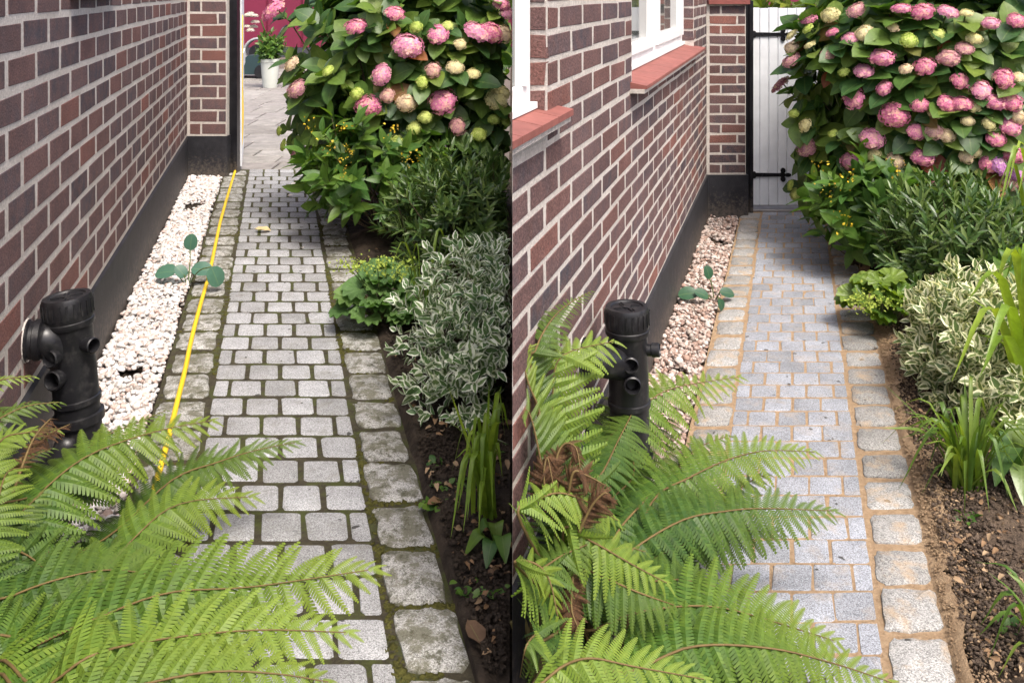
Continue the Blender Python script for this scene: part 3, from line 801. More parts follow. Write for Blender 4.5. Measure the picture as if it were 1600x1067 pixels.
for i in range(24):
    xx = -6 + i * .6
    MB().prism([(xx, 15.985), (xx + .56, 15.985), (xx + .56, 16.018), (xx, 16.018)], 0.16, 2.7).build('panel', M['burgundy'], ob)
MB().prism([(-7, 15.96), (8, 15.96), (8, 16.018), (-7, 16.018)], -0.03, 0.155).build('base_strip', M['darkbase'], ob)

# pot, hose reel, mower
pp = at(422, 135, 10.9); pp[2] = 0
pot = thing('planter_pot', 'cream tapered plant pot standing on the patio', 'pot', pp)
MB().lathe([(0, 0.0), (.080, 0.0), (.086, .02), (.108, .30), (.116, .305), (.116, .34), (.104, .34), (.100, .29), (0, .28)], pp).build('pot', M['pot'], pot, True, 40)
MB().lathe([(0, .290), (.101, .295), (.101, .285)], pp, n=20).build('compost', M['soil_old'], pot)
pm = at(392, 115, 12.2); pm[2] = 0
mw = thing('lawn_mower', 'dark teal lawn mower parked on the patio', 'mower', pm)
mb = MB()
q = [(-.26, .05), (-.24, .17), (-.10, .22), (.02, .30), (.16, .30), (.24, .18), (.26, .05)]
n = len(q); mb.add([(pm[0] + x, pm[1] - .18, z) for x, z in q] + [(pm[0] + x * .95, pm[1] + .18, z) for x, z in q], [tuple(range(n)), tuple(range(2 * n - 1, n - 1, -1))] + [(i, n + i, n + (i + 1) % n, (i + 1) % n) for i in range(n)])
mb.build('deck', M['teal'], mw)
for wx in (-.19, .19):
    for wy in (-.20, .20):
        MB().lathe([(0, -.02), (.085, -.02), (.09, 0), (.085, .02), (0, .02)], pm + np.array((wx, wy, .09)), (0, 1, 0), 20).build('wheel', M['plastic'], mw, True, 40)
MB().tube([pm + np.array(q) for q in ((.18, -.12, .2), (.45, -.12, .65), (.47, 0, .68), (.45, .12, .65), (.18, .12, .2))], .012, 8).build('handle', M['plastic'], mw, True)
pr = at(405, 100, 13.2); pr[2] = 0
hrl = thing('hose_reel', 'pale grey hose reel standing behind the plant pot', 'reel', pr)
for k in range(4):
    th = np.linspace(0, 2 * math.pi, 28)
    MB().tube([pr + np.array((.20 * math.cos(a), -.06 + k * .035, .26 + .20 * math.sin(a))) for a in th], .017, 7, False).build('hose_coil', M['greyplastic'], hrl, True)
for s_ in (-.09, .09):
    MB().tube([pr + np.array(q) for q in ((-.18, s_, 0), (0, s_, .30), (.18, s_, 0))], .014, 8).build('frame', M['plastic'], hrl, True)
MB().lathe([(0, -.1), (.12, -.1), (.12, .1), (0, .1)], pr + np.array((0, 0, .26)), (0, 1, 0), 20).build('drum', M['plastic'], hrl, True, 40)

# ------------------------------------------------------------------ drain fittings
def drain(name, label, base, lean, wallpt, S, cat='drain'):
    """upright inspection pipe; base on the ground, lean is the top's offset, wallpt where the branch meets the wall"""
    base = np.array(base, float); top = base + np.array((lean[0], lean[1], 0.0)); H = lean[2]
    ax = np.array((lean[0], lean[1], H)); Ln = np.linalg.norm(ax); ax = ax / Ln
    t = thing(name, label, cat, base)
    r0 = 0.052 * S
    P = lambda h: base + ax * h
    lo = Ln - .235 * S
    MB().lathe([(r0, -.03), (r0, lo - .03 * S), (r0 * 1.10, lo - .028 * S), (r0 * 1.10, lo - .016 * S), (r0 * 1.02, lo - .014 * S), (r0 * 1.02, lo + .02 * S), (r0 * 1.02, Ln - .075 * S), (r0 * 1.06, Ln - .07 * S)], base, ax, 40).build('body', M['plastic'], t, True, 35)
    # cap with ribbed rim
    cap = MB(); prof = [(r0 * 1.10, Ln - .074 * S), (r0 * 1.14, Ln - .070 * S), (r0 * 1.14, Ln - .060 * S), (r0 * 1.09, Ln - .058 * S), (r0 * 1.13, Ln - .050 * S), (r0 * 1.13, Ln - .008 * S), (r0 * 1.07, Ln), (r0 * .86, Ln), (r0 * .82, Ln - .004 * S), (0, Ln - .004 * S)]
    cap.lathe(prof, base, ax, 48)
    co = cap.build('cap', M['plastic'], t, True, 35)
    a = np.cross(ax, (0, 1, 0)); a /= np.linalg.norm(a); b = np.cross(ax, a)
    rib = MB()
    for k in range(22):
        q = 2 * math.pi * k / 22; dr = math.cos(q) * a + math.sin(q) * b; tg = np.cross(ax, dr)
        rib.box(P(Ln - .029 * S) + dr * r0 * 1.135, .004 * S, .005 * S, .036 * S, dr, tg, ax)
    for k in range(4):
        q = math.pi / 2 * k + .3; dr = math.cos(q) * a + math.sin(q) * b; tg = np.cross(ax, dr)
        rib.box(P(Ln - .003 * S) + dr * r0 * .47, r0 * .5, .003 * S, .005 * S, dr, tg, ax)
        rib.box(P(Ln - .003 * S) + dr * r0 * .47 + tg * .008 * S, r0 * .35, .002 * S, .004 * S, dr, tg, ax)
    rib.lathe([(r0 * .2, 0), (r0 * .2, .004 * S), (0, .0045 * S)], P(Ln - .005 * S), ax, 16)
    rib.build('cap_ribs', M['plastic'], co).matrix_parent_inverse = co.matrix_basis.inverted()
    # branch out of the wall, bending down into the body
    w = np.array(wallpt, float); inn = P(Ln - .150 * S)
    out = w + np.array((NLR[0], NLR[1], 0)) * .05 * S
    rb = .040 * S
    pts = catmull([w - np.array((NLR[0], NLR[1], 0)) * .01, w + np.array((NLR[0], NLR[1], 0)) * .03 * S, out + np.array((0, 0, -.005 * S)), inn + np.array((0, 0, -.01 * S))], 14)
    MB().tube(pts, rb, 26).build('branch', M['plastic'], t, True)
    nrm = np.array((NLR[0], NLR[1], 0))
    MB().lathe([(rb * .95, -.004), (rb * 1.22, -.002), (rb * 1.24, .006 * S), (rb * 1.12, .010 * S), (rb * 1.12, .018 * S), (rb * 1.22, .020 * S), (rb * 1.22, .034 * S), (rb, .038 * S)], w, nrm, 34).build('collar', M['plastic'], t, True, 35)
    MB().lathe([(rb * 1.1, -.006), (rb * 1.32, -.006), (rb * 1.28, .001), (rb * 1.2, .003)], w, nrm, 20).build('mortar_ring', M['mortar'], t)
    # open sockets
    def socket(h, ang, rr, ln_):
        dr = np.array((math.sin(ang), -math.cos(ang), .10)); dr /= np.linalg.norm(dr); o = P(h) + dr * r0 * .72
        e = r0 * .30 + ln_
        s_ = MB().lathe([(rr * .95, 0), (rr * .95, e * .55), (rr * 1.12, e * .6), (rr * 1.14, e), (rr * .98, e + .002), (rr * .88, e - .002), (rr * .86, e * .35)], o, dr, 28).build('socket', M['plastic'], t, True, 35)
        MB().lathe([(rr * .9, 0), (0, 0)], o + dr * e * .36, dr, 20).build('bore', M['hole'], s_).matrix_parent_inverse = s_.matrix_basis.inverted()
    socket(Ln - .138 * S, -.20 + FACE, .0185 * S, .022 * S); socket(Ln - .190 * S, -.16 + FACE, .0205 * S, .024 * S); socket(Ln - .118 * S, 1.15 + FACE, .0165 * S, .030 * S)
    # foot elbow
    f0 = P(.10 * S)
    MB().tube(catmull([f0 + ax * .05 * S + np.array((-.01, -.03, 0)) * S, f0 + np.array((-.03, -.055, 0)) * S, f0 + np.array((-.08, -.06, -.03)) * S, f0 + np.array((-.14, -.055, -.05)) * S], 10), .030 * S, 20).build('elbow', M['plastic'], t, True)
    MB().lathe([(r0 * 1.0, 0), (r0 * 1.16, .002), (r0 * 1.16, .022 * S), (r0, .024 * S)], P(.175 * S), ax, 34).build('clip_ring', M['plastic'], t, True, 35)
    return t
NLR = NL; FACE = math.radians(-4)
ww = np.array((*L(-0.563, 2.075)[:2], .362))
drain('drain_pipe', 'black plastic drain pipe fitting beside white pebbles', (at(134, 670, 2.12)[0], 2.12, 0), (-.044, .0, .448), ww, 0.92)
NLR = NR; FACE = math.radians(10)
ww = np.array((*R(-0.440, 1.93)[:2], .383))
drain('drain_pipe', 'black plastic drain pipe fitting behind fern beside brown chippings', (at(988, 600, 1.985)[0], 1.985, 0), (-.012, .0, .470), ww, 0.80)
# capped stub low on the near wall
NLR = NR

# ------------------------------------------------------------------ yellow hose
pts = [L(-.236, 6.02, .98), L(-.234, 5.99, .92), (*at(378, 120, 5.97),), (*at(379, 185, 5.97),), (*at(376, 235, 5.95),)]
g0 = lambda x, y, z=.012: np.array((*gnd(x, y)[:2], z))
pts = [np.array(p) for p in pts] + [g0(366, 275), g0(357, 305), g0(345, 348), g0(337, 385), g0(327, 432), g0(313, 482), g0(300, 532), g0(289, 585), g0(278, 630), g0(266, 680), g0(250, 740), g0(233, 800), g0(215, 860), g0(200, 930), g0(170, 1040), g0(150, 1120)]
tag(MB().tube(catmull(pts, 130), .0072, 12).build('garden_hose', M['hose'], None, True), 'yellow garden hose lying along the path edge and up the gateway', 'hose')

# ------------------------------------------------------------------ foliage
def leaf_tmpl(w, st=(0, .12, .3, .55, .8, 1), prof=None, fold=.18, droop=.25, wave=0.0):
    prof = prof or (lambda t: math.sin(math.pi * min(1, t ** .75)) ** .8 if 0 < t < 1 else 0.02)
    V, A = [], []
    for i, t in enumerate(st):
        hw = max(.008, w / 2 * prof(t)); z = -droop * t * t; s = wave * (1 if i % 2 else -1)
        V += [(t, hw, z + fold * hw + s), (t, 0, z), (t, -hw, z + fold * hw - s)]; A += [1, 0, 1]
    F = []
    for i in range(len(st) - 1):
        a = i * 3; F += [(a + 1, a + 4, a + 3, a), (a + 2, a + 5, a + 4, a + 1)]
    return np.array(V), np.array(F), np.array(A, float)
T_OV = leaf_tmpl(.74, st=(0, .08, .22, .42, .64, .84, 1), prof=lambda t: max(.02, math.sin(math.pi * t ** .82) ** .72) if t < 1 else .02, fold=.20, droop=.24, wave=.010)
T_OV2 = leaf_tmpl(.46, fold=.3, droop=.20)
T_NAR = leaf_tmpl(.24, st=(0, .2, .5, .8, 1), fold=.35, droop=.12)
T_VAR = leaf_tmpl(.60, st=(0, .2, .45, .75, 1), fold=.35, droop=.15)
T_RND = leaf_tmpl(.86, st=(0, .1, .3, .55, .8, .95, 1), prof=lambda t: math.sqrt(max(0.0005, 1 - (2 * t - 1) ** 2)), fold=.16, droop=.18)
def scallop(n=9, pleat=.05):
    """round pleated leaf with scalloped lobes, petiole at the origin"""
    V = [(0, 0, 0)]; A = [0]; F = []; m = n * 4 + 1
    for ring, rr in ((1, .5), (2, 1.0)):
        for i in range(m):
            a = math.radians(-155 + 310 * i / (m - 1)); ph = (i % 4) / 4
            lob = 1 - (.16 * abs(math.cos(math.pi * i / 4)) ** 3 if ring == 2 else 0)
            V.append((rr * lob * math.cos(a) * .55, rr * lob * math.sin(a) * .55, pleat * ring * .5 * math.cos(math.pi * i / 2) + .10 * rr * rr)); A.append(rr)
    for i in range(m - 1):
        F += [(0, 1 + i, 2 + i, 2 + i), (1 + i, 1 + m + i, 2 + m + i, 2 + i)]
    return np.array(V), F, np.array(A, float)
T_SCA = scallop()

def frames(xd, up):
    xd = xd / np.linalg.norm(xd, axis=1)[:, None]
    z = up - (up * xd).sum(1)[:, None] * xd; nz = np.linalg.norm(z, axis=1); z[nz < 1e-4] = (0, 0, 1); z /= np.linalg.norm(z, axis=1)[:, None] + 1e-9
    y = np.cross(z, xd); return np.stack([xd, y, z], 2)
def scatter(name, parent, mat, T, loc, xd, up, size, singles=0, single_name='leaf', smooth=True, stuff_name=None):
    V, F, A = T; F = np.array([f for f in F])
    Rm = frames(xd, up); n = len(loc)
    if n == 0: return
    order = np.arange(n)
    if singles:
        # the leaves that show largest: near the camera and turned towards it
        view = loc - np.array((0, 0, CAM_H)); dd = np.linalg.norm(view, axis=1)
        score = dd - 0.0 * size
        order = np.argsort(score)
        me = big_mesh(single_name, V, F, smooth, A); me.materials.append(mat)
        for i in order[:singles]:
            o = bpy.data.objects.new(single_name, me); COL.objects.link(o); o.parent = parent
            Mx = Matrix.Identity(4)
            for a in range(3):
                for b in range(3): Mx[a][b] = Rm[i, a, b] * size[i]
                Mx[a][3] = loc[i, a] - parent.location[a]
            o.matrix_basis = Mx
        order = order[singles:]
    if len(order) == 0: return
    W = np.einsum('nij,kj->nki', Rm[order] * size[order][:, None, None], V) + loc[order][:, None, :]
    FF = (F[None] + (np.arange(len(order)) * len(V))[:, None, None]).reshape(-1, F.shape[1])
    o = link(stuff_name or 'foliage', big_mesh(name, W.reshape(-1, 3), FF, smooth, np.tile(A, len(order))), parent, mat)
    stuff(o)
    return o

def rdirs(n, rng, zmin=-1.0):
    v = rng.normal(size=(n * 6, 3)); v /= np.linalg.norm(v, axis=1)[:, None]; v = v[v[:, 2] > zmin]; return v[:n]
def shoots(c, r, n, rng, shell=(0.75, 1.0), zmin=-.75, lumps=.16):
    """positions and outward directions spread through a lumpy ellipsoid"""
    v = rdirs(n, rng, zmin); lob = rdirs(7, rng); w = np.zeros(len(v))
    for q in lob: w += np.clip((v @ q) - .55, 0, 1) * 1.2
    f = rng.uniform(shell[0] ** 2, shell[1] ** 2, len(v)) ** .5 * (1 - lumps * .5 + lumps * w)
    p = np.array(c) + v * np.array(r) * f[:, None]
    o = v / np.array(r); o /= np.linalg.norm(o, axis=1)[:, None]; return p, o
def leaves_on(p, o, m, ln, spread, rng, upb=.5, grav=0.0):
    """m leaves round each shoot p (pointing o), the lower ones longer and flatter"""
    N = len(p); P, X, U, K = [], [], [], []
    o = o + np.array((0, 0, upb)); o /= np.linalg.norm(o, axis=1)[:, None]
    a = np.cross(o, (0.3, .2, .9)); a /= np.linalg.norm(a, axis=1)[:, None] + 1e-9; b = np.cross(o, a); ph = rng.uniform(0, 6.28, N)
    for j in range(m):
        t = j / max(1, m - 1); q = ph + j * (math.pi / 2 if j % 2 == 0 else math.pi / 2 + math.pi) + (j // 2) * .2 + rng.normal(0, .25, N)
        rad = np.cos(q)[:, None] * a + np.sin(q)[:, None] * b
        sp = spread[0] + (spread[1] - spread[0]) * t + rng.normal(0, .15, N)
        x = rad * np.sin(sp)[:, None] + o * np.cos(sp)[:, None]; x[:, 2] -= grav * t
        P.append(p - o * (ln * t)[None, None] if np.isscalar(ln) is False else p - o * ln * t); X.append(x); U.append(o + rng.normal(0, .15, (N, 3))); K.append(np.full(N, .62 + .5 * math.sin(math.pi * min(1, .25 + t * .6))))
    return np.vstack(P), np.vstack(X), np.vstack(U), np.concatenate(K)
def branches(parent, base, tips, r0, mat, rng, n=None, name='stems'):
    mb = MB()
    for t in tips:
        mid = base + (t - base) * .5 + np.array((*rng.normal(0, .04, 2), -.02)); b = base + np.array((*rng.normal(0, .05, 2), -.02))
        mb.tube(catmull([b, mid, t], 6), list(np.linspace(r0, r0 * .35, 6)), 5, False)
    return stuff(mb.build(name, mat, parent, True))
CULLX = None
def keep_side(P, side, m=.01):
    ok = P[:, 2] > .012
    return ok & ((P[:, 0] < -m) if side == 0 else (P[:, 0] > KR * P[:, 1] - .40))

def shrub(name, label, cat, side, c, r, nsh, m, ln, spread, T, size, mat, rng, shell=(.72, 1.0), singles=0, stem=.006, nst=40, upb=.5, grav=0., base=None, group=None, margin=.03, lumps=.16, zmin=-.75, inner=0):
    base = np.array(base if base is not None else (c[0], c[1], 0.0))
    if side == 0: base[0] = min(base[0], -.06)
    t = thing(name, label, cat, base, group)
    p, o = shoots(c, r, nsh, rng, shell, zmin, lumps)
    k = keep_side(p, side, margin); p, o = p[k], o[k]
    P, X, U, K = leaves_on(p, o, m, ln, spread, rng, upb, grav)
    if inner:
        p2, o2 = shoots(c, r, inner, rng, (.25, .72), zmin, lumps); a2 = leaves_on(p2, o2, m, ln, spread, rng, upb, grav)
        P, X, U, K = np.vstack([P, a2[0]]), np.vstack([X, a2[1]]), np.vstack([U, a2[2]]), np.concatenate([K, a2[3]])
    S = size * K * rng.uniform(.75, 1.2, len(P))
    tip = P + X / np.linalg.norm(X, axis=1)[:, None] * S[:, None]
    k = keep_side(P, side, .004) & keep_side(tip, side, .004)
    scatter(name, t, mat, T, P[k], X[k], U[k], S[k], singles)
    if nst:
        q = rng.choice(len(p), min(nst, len(p)), replace=False)
        branches(t, base, p[q], stem, M['stem'], rng)
    return t, p, o

# ---- hydrangeas
def floret_head(seed, n=74):
    rng = np.random.default_rng(seed); i = np.arange(n) + .5
    ph = np.arccos(1 - 1.12 * i / n); th = math.pi * (1 + 5 ** .5) * i
    d = np.stack([np.cos(th) * np.sin(ph), np.sin(th) * np.sin(ph), np.cos(ph)], 1); d += rng.normal(0, .05, d.shape); d /= np.linalg.norm(d, axis=1)[:, None]
    P = d * np.array((1, 1, .60)) * rng.uniform(.80, 1.10, (n, 1))
    V, F, A = [], [], []
    for p, o in zip(P, d):
        a = np.cross(o, (.2, .3, .9)); a /= np.linalg.norm(a) + 1e-9; b = np.cross(o, a); rot = rng.uniform(0, 1.57); s = rng.uniform(.23, .30); b0 = len(V)
        V.append(p); A.append(0.0)
        for k in range(4):
            q = rot + k * math.pi / 2
            for off, rr, lift in ((-.62, .80, .02), (0, 1.0, .10), (.62, .80, .02)):
                g_ = q + off; V.append(p + s * rr * (math.cos(g_) * a + math.sin(g_) * b) + o * s * (lift + rng.normal(0, .06))); A.append(1.0)
            c = b0 + 1 + k * 3; F += [(b0, c, c + 1, c + 2)]
    # domed core of older florets that closes the gaps
    b0 = len(V); nr, ns = 5, 14
    for i in range(nr + 1):
        for k in range(ns):
            f = i / nr * 1.75; V.append(np.array((math.cos(k * 6.2832 / ns) * math.sin(f), math.sin(k * 6.2832 / ns) * math.sin(f), .60 * math.cos(f))) * .84); A.append(.8)
    F += [(b0 + i * ns + k, b0 + (i + 1) * ns + k, b0 + (i + 1) * ns + (k + 1) % ns, b0 + i * ns + (k + 1) % ns) for i in range(nr) for k in range(ns)]
    me = big_mesh('flower_head', np.array(V), np.array(F), False, np.array(A)); me.materials.append(M['petal']); return me
HEADS = [floret_head(i) for i in range(4)]
HC = {'P': [(0.70, .24, .40), (.72, .30, .45), (.66, .20, .34)], 'M': [(.60, .29, .33), (.62, .36, .34), (.52, .25, .30)], 'C': [(.68, .62, .32), (.72, .62, .38), (.70, .54, .38)],
      'G': [(.48, .60, .12), (.52, .60, .17), (.44, .56, .11)], 'V': [(.58, .22, .52), (.62, .28, .58)], 'D': [(.40, .12, .18), (.36, .14, .17)]}
def hit(px, py, c, r):
    O = np.array((0, 0, CAM_H)); D = np.array(((px - 800) / FPX, 1, -(py - HOR) / FPX))
    o = (O - np.array(c)) / np.array(r); d = D / np.array(r); A_, B_, C_ = d @ d, 2 * o @ d, o @ o - 1; q = B_ * B_ - 4 * A_ * C_
    t = (-B_ - math.sqrt(q)) / (2 * A_) if q > 0 else -B_ / (2 * A_)
    return O + D * t
def hydrangea(label, side, c, r, heads, seed, base, nsh):
    rng = np.random.default_rng(seed)
    t, p, o = shrub('hydrangea', label, 'shrub', side, c, r, nsh, 8, .10, (.55, 1.45), T_OV, .112, M['hyd'], rng, (.74, .98), 300, .007, 70, .55, .15, base, None, .02, .12, -.8, inner=nsh // 2)
    hp = []
    for (x, y, s, kd) in heads:
        q = hit(x, y, c, np.array(r) * 1.03); rr = s / 2 * q[1] / FPX * 0.90
        if side == 0 and q[0] > -rr * .4: q[0] = -rr * .4
        h = link('flower_head', HEADS[rng.integers(4)], t); h.location = q - np.array((0, 0, rr * .3)); h.scale = (rr * rng.uniform(.95, 1.2), rr * rng.uniform(.9, 1.15), rr * rng.uniform(.55, .80))
        out = (q - np.array(c)) / np.array(r) + np.array((0, -.25, .9)); out = out / np.linalg.norm(out) + rng.normal(0, .16, 3); out /= np.linalg.norm(out)
        h.rotation_euler = Vector(out).to_track_quat('Z', 'Y').to_euler(); cc = random.Random(x * 7 + y).choice(HC[kd]); h.color = (*cc, 1)
        hp.append((q, out, rr))
    # leaves under each head and its stalk
    q = np.array([h[0] - h[1] * (.03 + h[2] * .55) for h in hp]); ou = np.array([h[1] for h in hp])
    P, X, U, K = leaves_on(q, ou, 6, .07, (1.15, 1.6), rng, .1, .1); S = .105 * K * rng.uniform(.75, 1.2, len(P))
    tip = P + X / np.linalg.norm(X, axis=1)[:, None] * S[:, None]; k = keep_side(tip, side, .004)
    n = k.sum(); sel = rng.random(len(P)) < .07
    scatter('leaf_collar', t, M['hyd'], T_OV, P[k & ~sel], X[k & ~sel], U[k & ~sel], S[k & ~sel], 0)
    scatter('autumn_leaves', t, M['hydred'], T_OV, P[k & sel], X[k & sel], U[k & sel], S[k & sel], 0)
    for a, b, rr in hp: MB().tube([a - b * .02, a - b * .12, a - b * .25 - np.array((0, 0, .06))], .0035, 5, False).build('flower_stalk', M['greenstem'], t, True)
    return t
HL = [(427, 10, 42, 'P'), (617, 17, 32, 'P'), (556, 37, 36, 'P'), (637, 65, 54, 'P'), (684, 49, 36, 'P'), (746, 44, 46, 'P'), (768, 46, 40, 'P'), (783, 3, 30, 'P'), (793, 18, 24, 'P'), (719, 66, 24, 'C'), (739, 112, 26, 'C'), (596, 112, 36, 'P'),
      (677, 106, 30, 'M'), (711, 101, 30, 'C'), (456, 96, 28, 'C'), (512, 108, 20, 'G'), (464, 134, 34, 'M'), (575, 160, 42, 'P'), (635, 157, 34, 'C'), (557, 143, 25, 'G'), (605, 146, 26, 'M'), (692, 153, 44, 'P'), (748, 207, 24, 'G'), (664, 180, 26, 'G'),
      (715, 194, 30, 'M'), (620, 220, 24, 'G'), (647, 197, 22, 'G'), (772, 184, 20, 'G'), (776, 151, 34, 'C'), (788, 141, 24, 'C'), (466, 235, 30, 'M'), (443, 224, 20, 'G'), (436, 203, 16, 'G'), (758, 132, 14, 'G'), (790, 187, 18, 'G'), (788, 50, 30, 'C'), (700, 38, 18, 'G'), (660, 126, 22, 'G'), (650, 40, 20, 'G')]
HRR = [(1262, 26, 30, 'P'), (1297, 20, 30, 'C'), (1262, 42, 22, 'G'), (1338, 12, 32, 'M'), (1408, 10, 30, 'P'), (1441, 14, 36, 'P'), (1481, 14, 36, 'P'), (1510, 18, 20, 'C'), (1237, 52, 22, 'C'), (1237, 71, 26, 'C'), (1266, 68, 20, 'C'), (1237, 90, 34, 'M'), (1293, 82, 24, 'M'), (1300, 48, 22, 'P'), (1328, 57, 28, 'P'), (1350, 47, 34, 'C'),
       (1362, 57, 22, 'G'), (1378, 85, 38, 'P'), (1349, 107, 30, 'P'), (1381, 134, 28, 'P'), (1445, 99, 38, 'P'), (1415, 105, 24, 'C'), (1482, 86, 34, 'M'), (1507, 72, 26, 'M'), (1522, 57, 26, 'C'), (1548, 33, 26, 'P'), (1588, 28, 32, 'P'), (1334, 150, 34, 'P'), (1220, 128, 36, 'D'), (1397, 174, 44, 'P'), (1437, 160, 30, 'P'), (1480, 157, 36, 'P'), (1502, 157, 36, 'P'), (1522, 163, 22, 'C'),
       (1462, 174, 22, 'C'), (1512, 186, 20, 'C'), (1500, 122, 30, 'P'), (1533, 136, 36, 'P'), (1554, 155, 34, 'P'), (1580, 155, 32, 'P'), (1569, 118, 36, 'P'), (1592, 118, 20, 'C'), (1546, 190, 24, 'C'), (1579, 193, 34, 'P'), (1556, 212, 28, 'P'), (1592, 180, 24, 'C'), (1258, 193, 24, 'C'), (1240, 175, 18, 'G'), (1301, 206, 18, 'G'), (1260, 226, 32, 'M'), (1363, 212, 34, 'P'), (1432, 203, 26, 'P'),
       (1458, 202, 28, 'M'), (1480, 209, 24, 'C'), (1329, 247, 36, 'P'), (1365, 240, 24, 'C'), (1398, 248, 30, 'C'), (1442, 241, 36, 'P'), (1424, 265, 24, 'G'), (1460, 275, 26, 'M'), (1387, 297, 24, 'G'), (1510, 240, 26, 'C'), (1525, 235, 20, 'C'), (1506, 263, 18, 'G'), (1530, 267, 16, 'G'), (1487, 284, 22, 'G'), (1545, 252, 30, 'P'), (1563, 252, 36, 'V'), (1585, 237, 34, 'P'), (1587, 264, 36, 'V'), (1580, 280, 34, 'M'),
       (1235, 287, 18, 'G'), (1242, 301, 20, 'G'), (1262, 310, 30, 'M'), (1420, 60, 24, 'G'), (1395, 40, 22, 'C'), (1465, 50, 24, 'G'), (1318, 110, 20, 'G')]
hydrangea('hydrangea with pink and cream flower heads beside the mossy path', 0, (-.46, 4.72, .74), (.70, .62, .74), HL, 11, (-.55, 4.8, 0), 260)
hydrangea('large hydrangea with pink and cream flower heads beside pale gate', 1, (2.02, 4.15, .72), (.77, .58, .78), HRR, 12, (1.95, 4.2, 0), 300)

# ---- bright green low shrubs with small yellow flowers, in front of each hydrangea
def yellowshrub(label, side, c, r, seed, base, spots):
    rng = np.random.default_rng(seed)
    t, p, o = shrub('flowering_shrub', label, 'shrub', side, c, r, 95, 8, .11, (.5, 1.35), T_OV2, .088, M['hyp'], rng, (.55, 1.0), 200, .004, 40, .7, .1, base, None, .02, .1, -.6)
    for (x, y) in spots:
        q = hit(x, y, c, np.array(r) * 1.05); n = 14
        P = q + rng.normal(0, .018, (n, 3)); X = rng.normal(0, 1, (n, 3)); X[:, 2] = np.abs(X[:, 2]); U = rng.normal(0, 1, (n, 3))
        scatter('flower_cluster', t, M['yellow'], T_OV, P, X, U, rng.uniform(.007, .013, n), 0, stuff_name='flower_cluster')
yellowshrub('leafy bright green shrub with tiny yellow flowers by mossy path', 0, (-.62, 4.20, .36), (.36, .30, .32), 21, (-.55, 4.3, 0),
            [(480, 195), (512, 232), (547, 237), (537, 250), (540, 275), (637, 247), (655, 245), (668, 262), (535, 205), (615, 205)])
yellowshrub('leafy bright green shrub with tiny yellow flowers near pale gate', 1, (1.47, 3.78, .26), (.27, .26, .25), 22, (1.50, 3.85, 0),
            [(1281, 262), (1298, 300), (1320, 345), (1330, 280), (1402, 262), (1440, 285)])

# ---- dark evergreens
rng = np.random.default_rng(31)
shrub('evergreen_shrub', 'dark narrow leaved evergreen shrub left of the brick house corner', 'shrub', 0, (-.20, 3.72, .26), (.34, .34, .28), 330, 10, .07, (.35, 1.25), T_NAR, .052, M['dark'], rng, (.5, 1.0), 250, .003, 60, .7, 0, (-.2, 3.75, 0), inner=120)
shrub('evergreen_shrub', 'dark narrow leaved evergreen shrub under the large hydrangea', 'shrub', 1, (1.62, 3.36, .22), (.36, .30, .26), 330, 10, .065, (.35, 1.25), T_NAR, .050, M['dark'], rng, (.5, 1.0), 250, .003, 60, .7, 0, (1.62, 3.4, 0), inner=120)
# ---- variegated shrubs
shrub('variegated_shrub', 'white and green variegated shrub beside mossy kerb stones', 'shrub', 0, (-.075, 2.72, .17), (.20, .46, .25), 420, 8, .07, (.4, 1.35), T_VAR, .036, M['varieg'], rng, (.45, 1.10), 300, .0025, 110, .6, 0, (-.12, 2.75, 0), inner=60, margin=.008, lumps=.28)
shrub('variegated_shrub', 'cream and green variegated shrub beside sandy kerb stones', 'shrub', 1, (1.30, 2.58, .14), (.22, .38, .24), 440, 8, .06, (.4, 1.35), T_VAR, .035, M['varieg_y'], rng, (.45, 1.08), 300, .0025, 90, .6, 0, (1.30, 2.65, 0), inner=60, lumps=.5)
# ---- yellow-green trees behind
shrub('background_shrub', 'sunlit yellow green shrub rising behind the large hydrangea', 'shrub', 1, (2.7, 5.9, .9), (1.5, .6, .9), 420, 8, .12, (.5, 1.4), T_OV2, .10, M['backleaf'], rng, (.7, 1.0), 0, .01, 40, .5, .1, (2.7, 6.0, 0), inner=150)
shrub('background_shrub', 'green shrub behind the hydrangea by the patio', 'shrub', 0, (-.15, 6.2, .85), (.75, .5, .85), 260, 8, .12, (.5, 1.4), T_OV2, .10, M['hyd'], rng, (.6, 1.0), 0, .01, 30, .5, .1, (-.3, 6.2, 0), inner=120)
# plant in the pot
P, X, U, K = leaves_on(*shoots(pp + np.array((0, 0, .46)), (.17, .15, .20), 60, rng), 6, .08, (.5, 1.4), rng)
scatter('pot_plant', pot, M['hyp'], T_OV2, P, X, U, .075 * K, 0)
for i in range(9):
    q = pp + np.array((rng.uniform(-.25, .0), rng.uniform(-.15, .05), rng.uniform(.62, .88)))
    h = link('flower_head', HEADS[i % 4], pot); h.location = q; h.scale = (.05, .05, .04); h.color = (.62, .55, .50, 1)
MB().tube([pp + np.array((0, 0, .34)), pp + np.array((-.04, 0, .6)), pp + np.array((-.1, -.03, .8))], .008, 6).build('stem', M['greenstem'], pot)

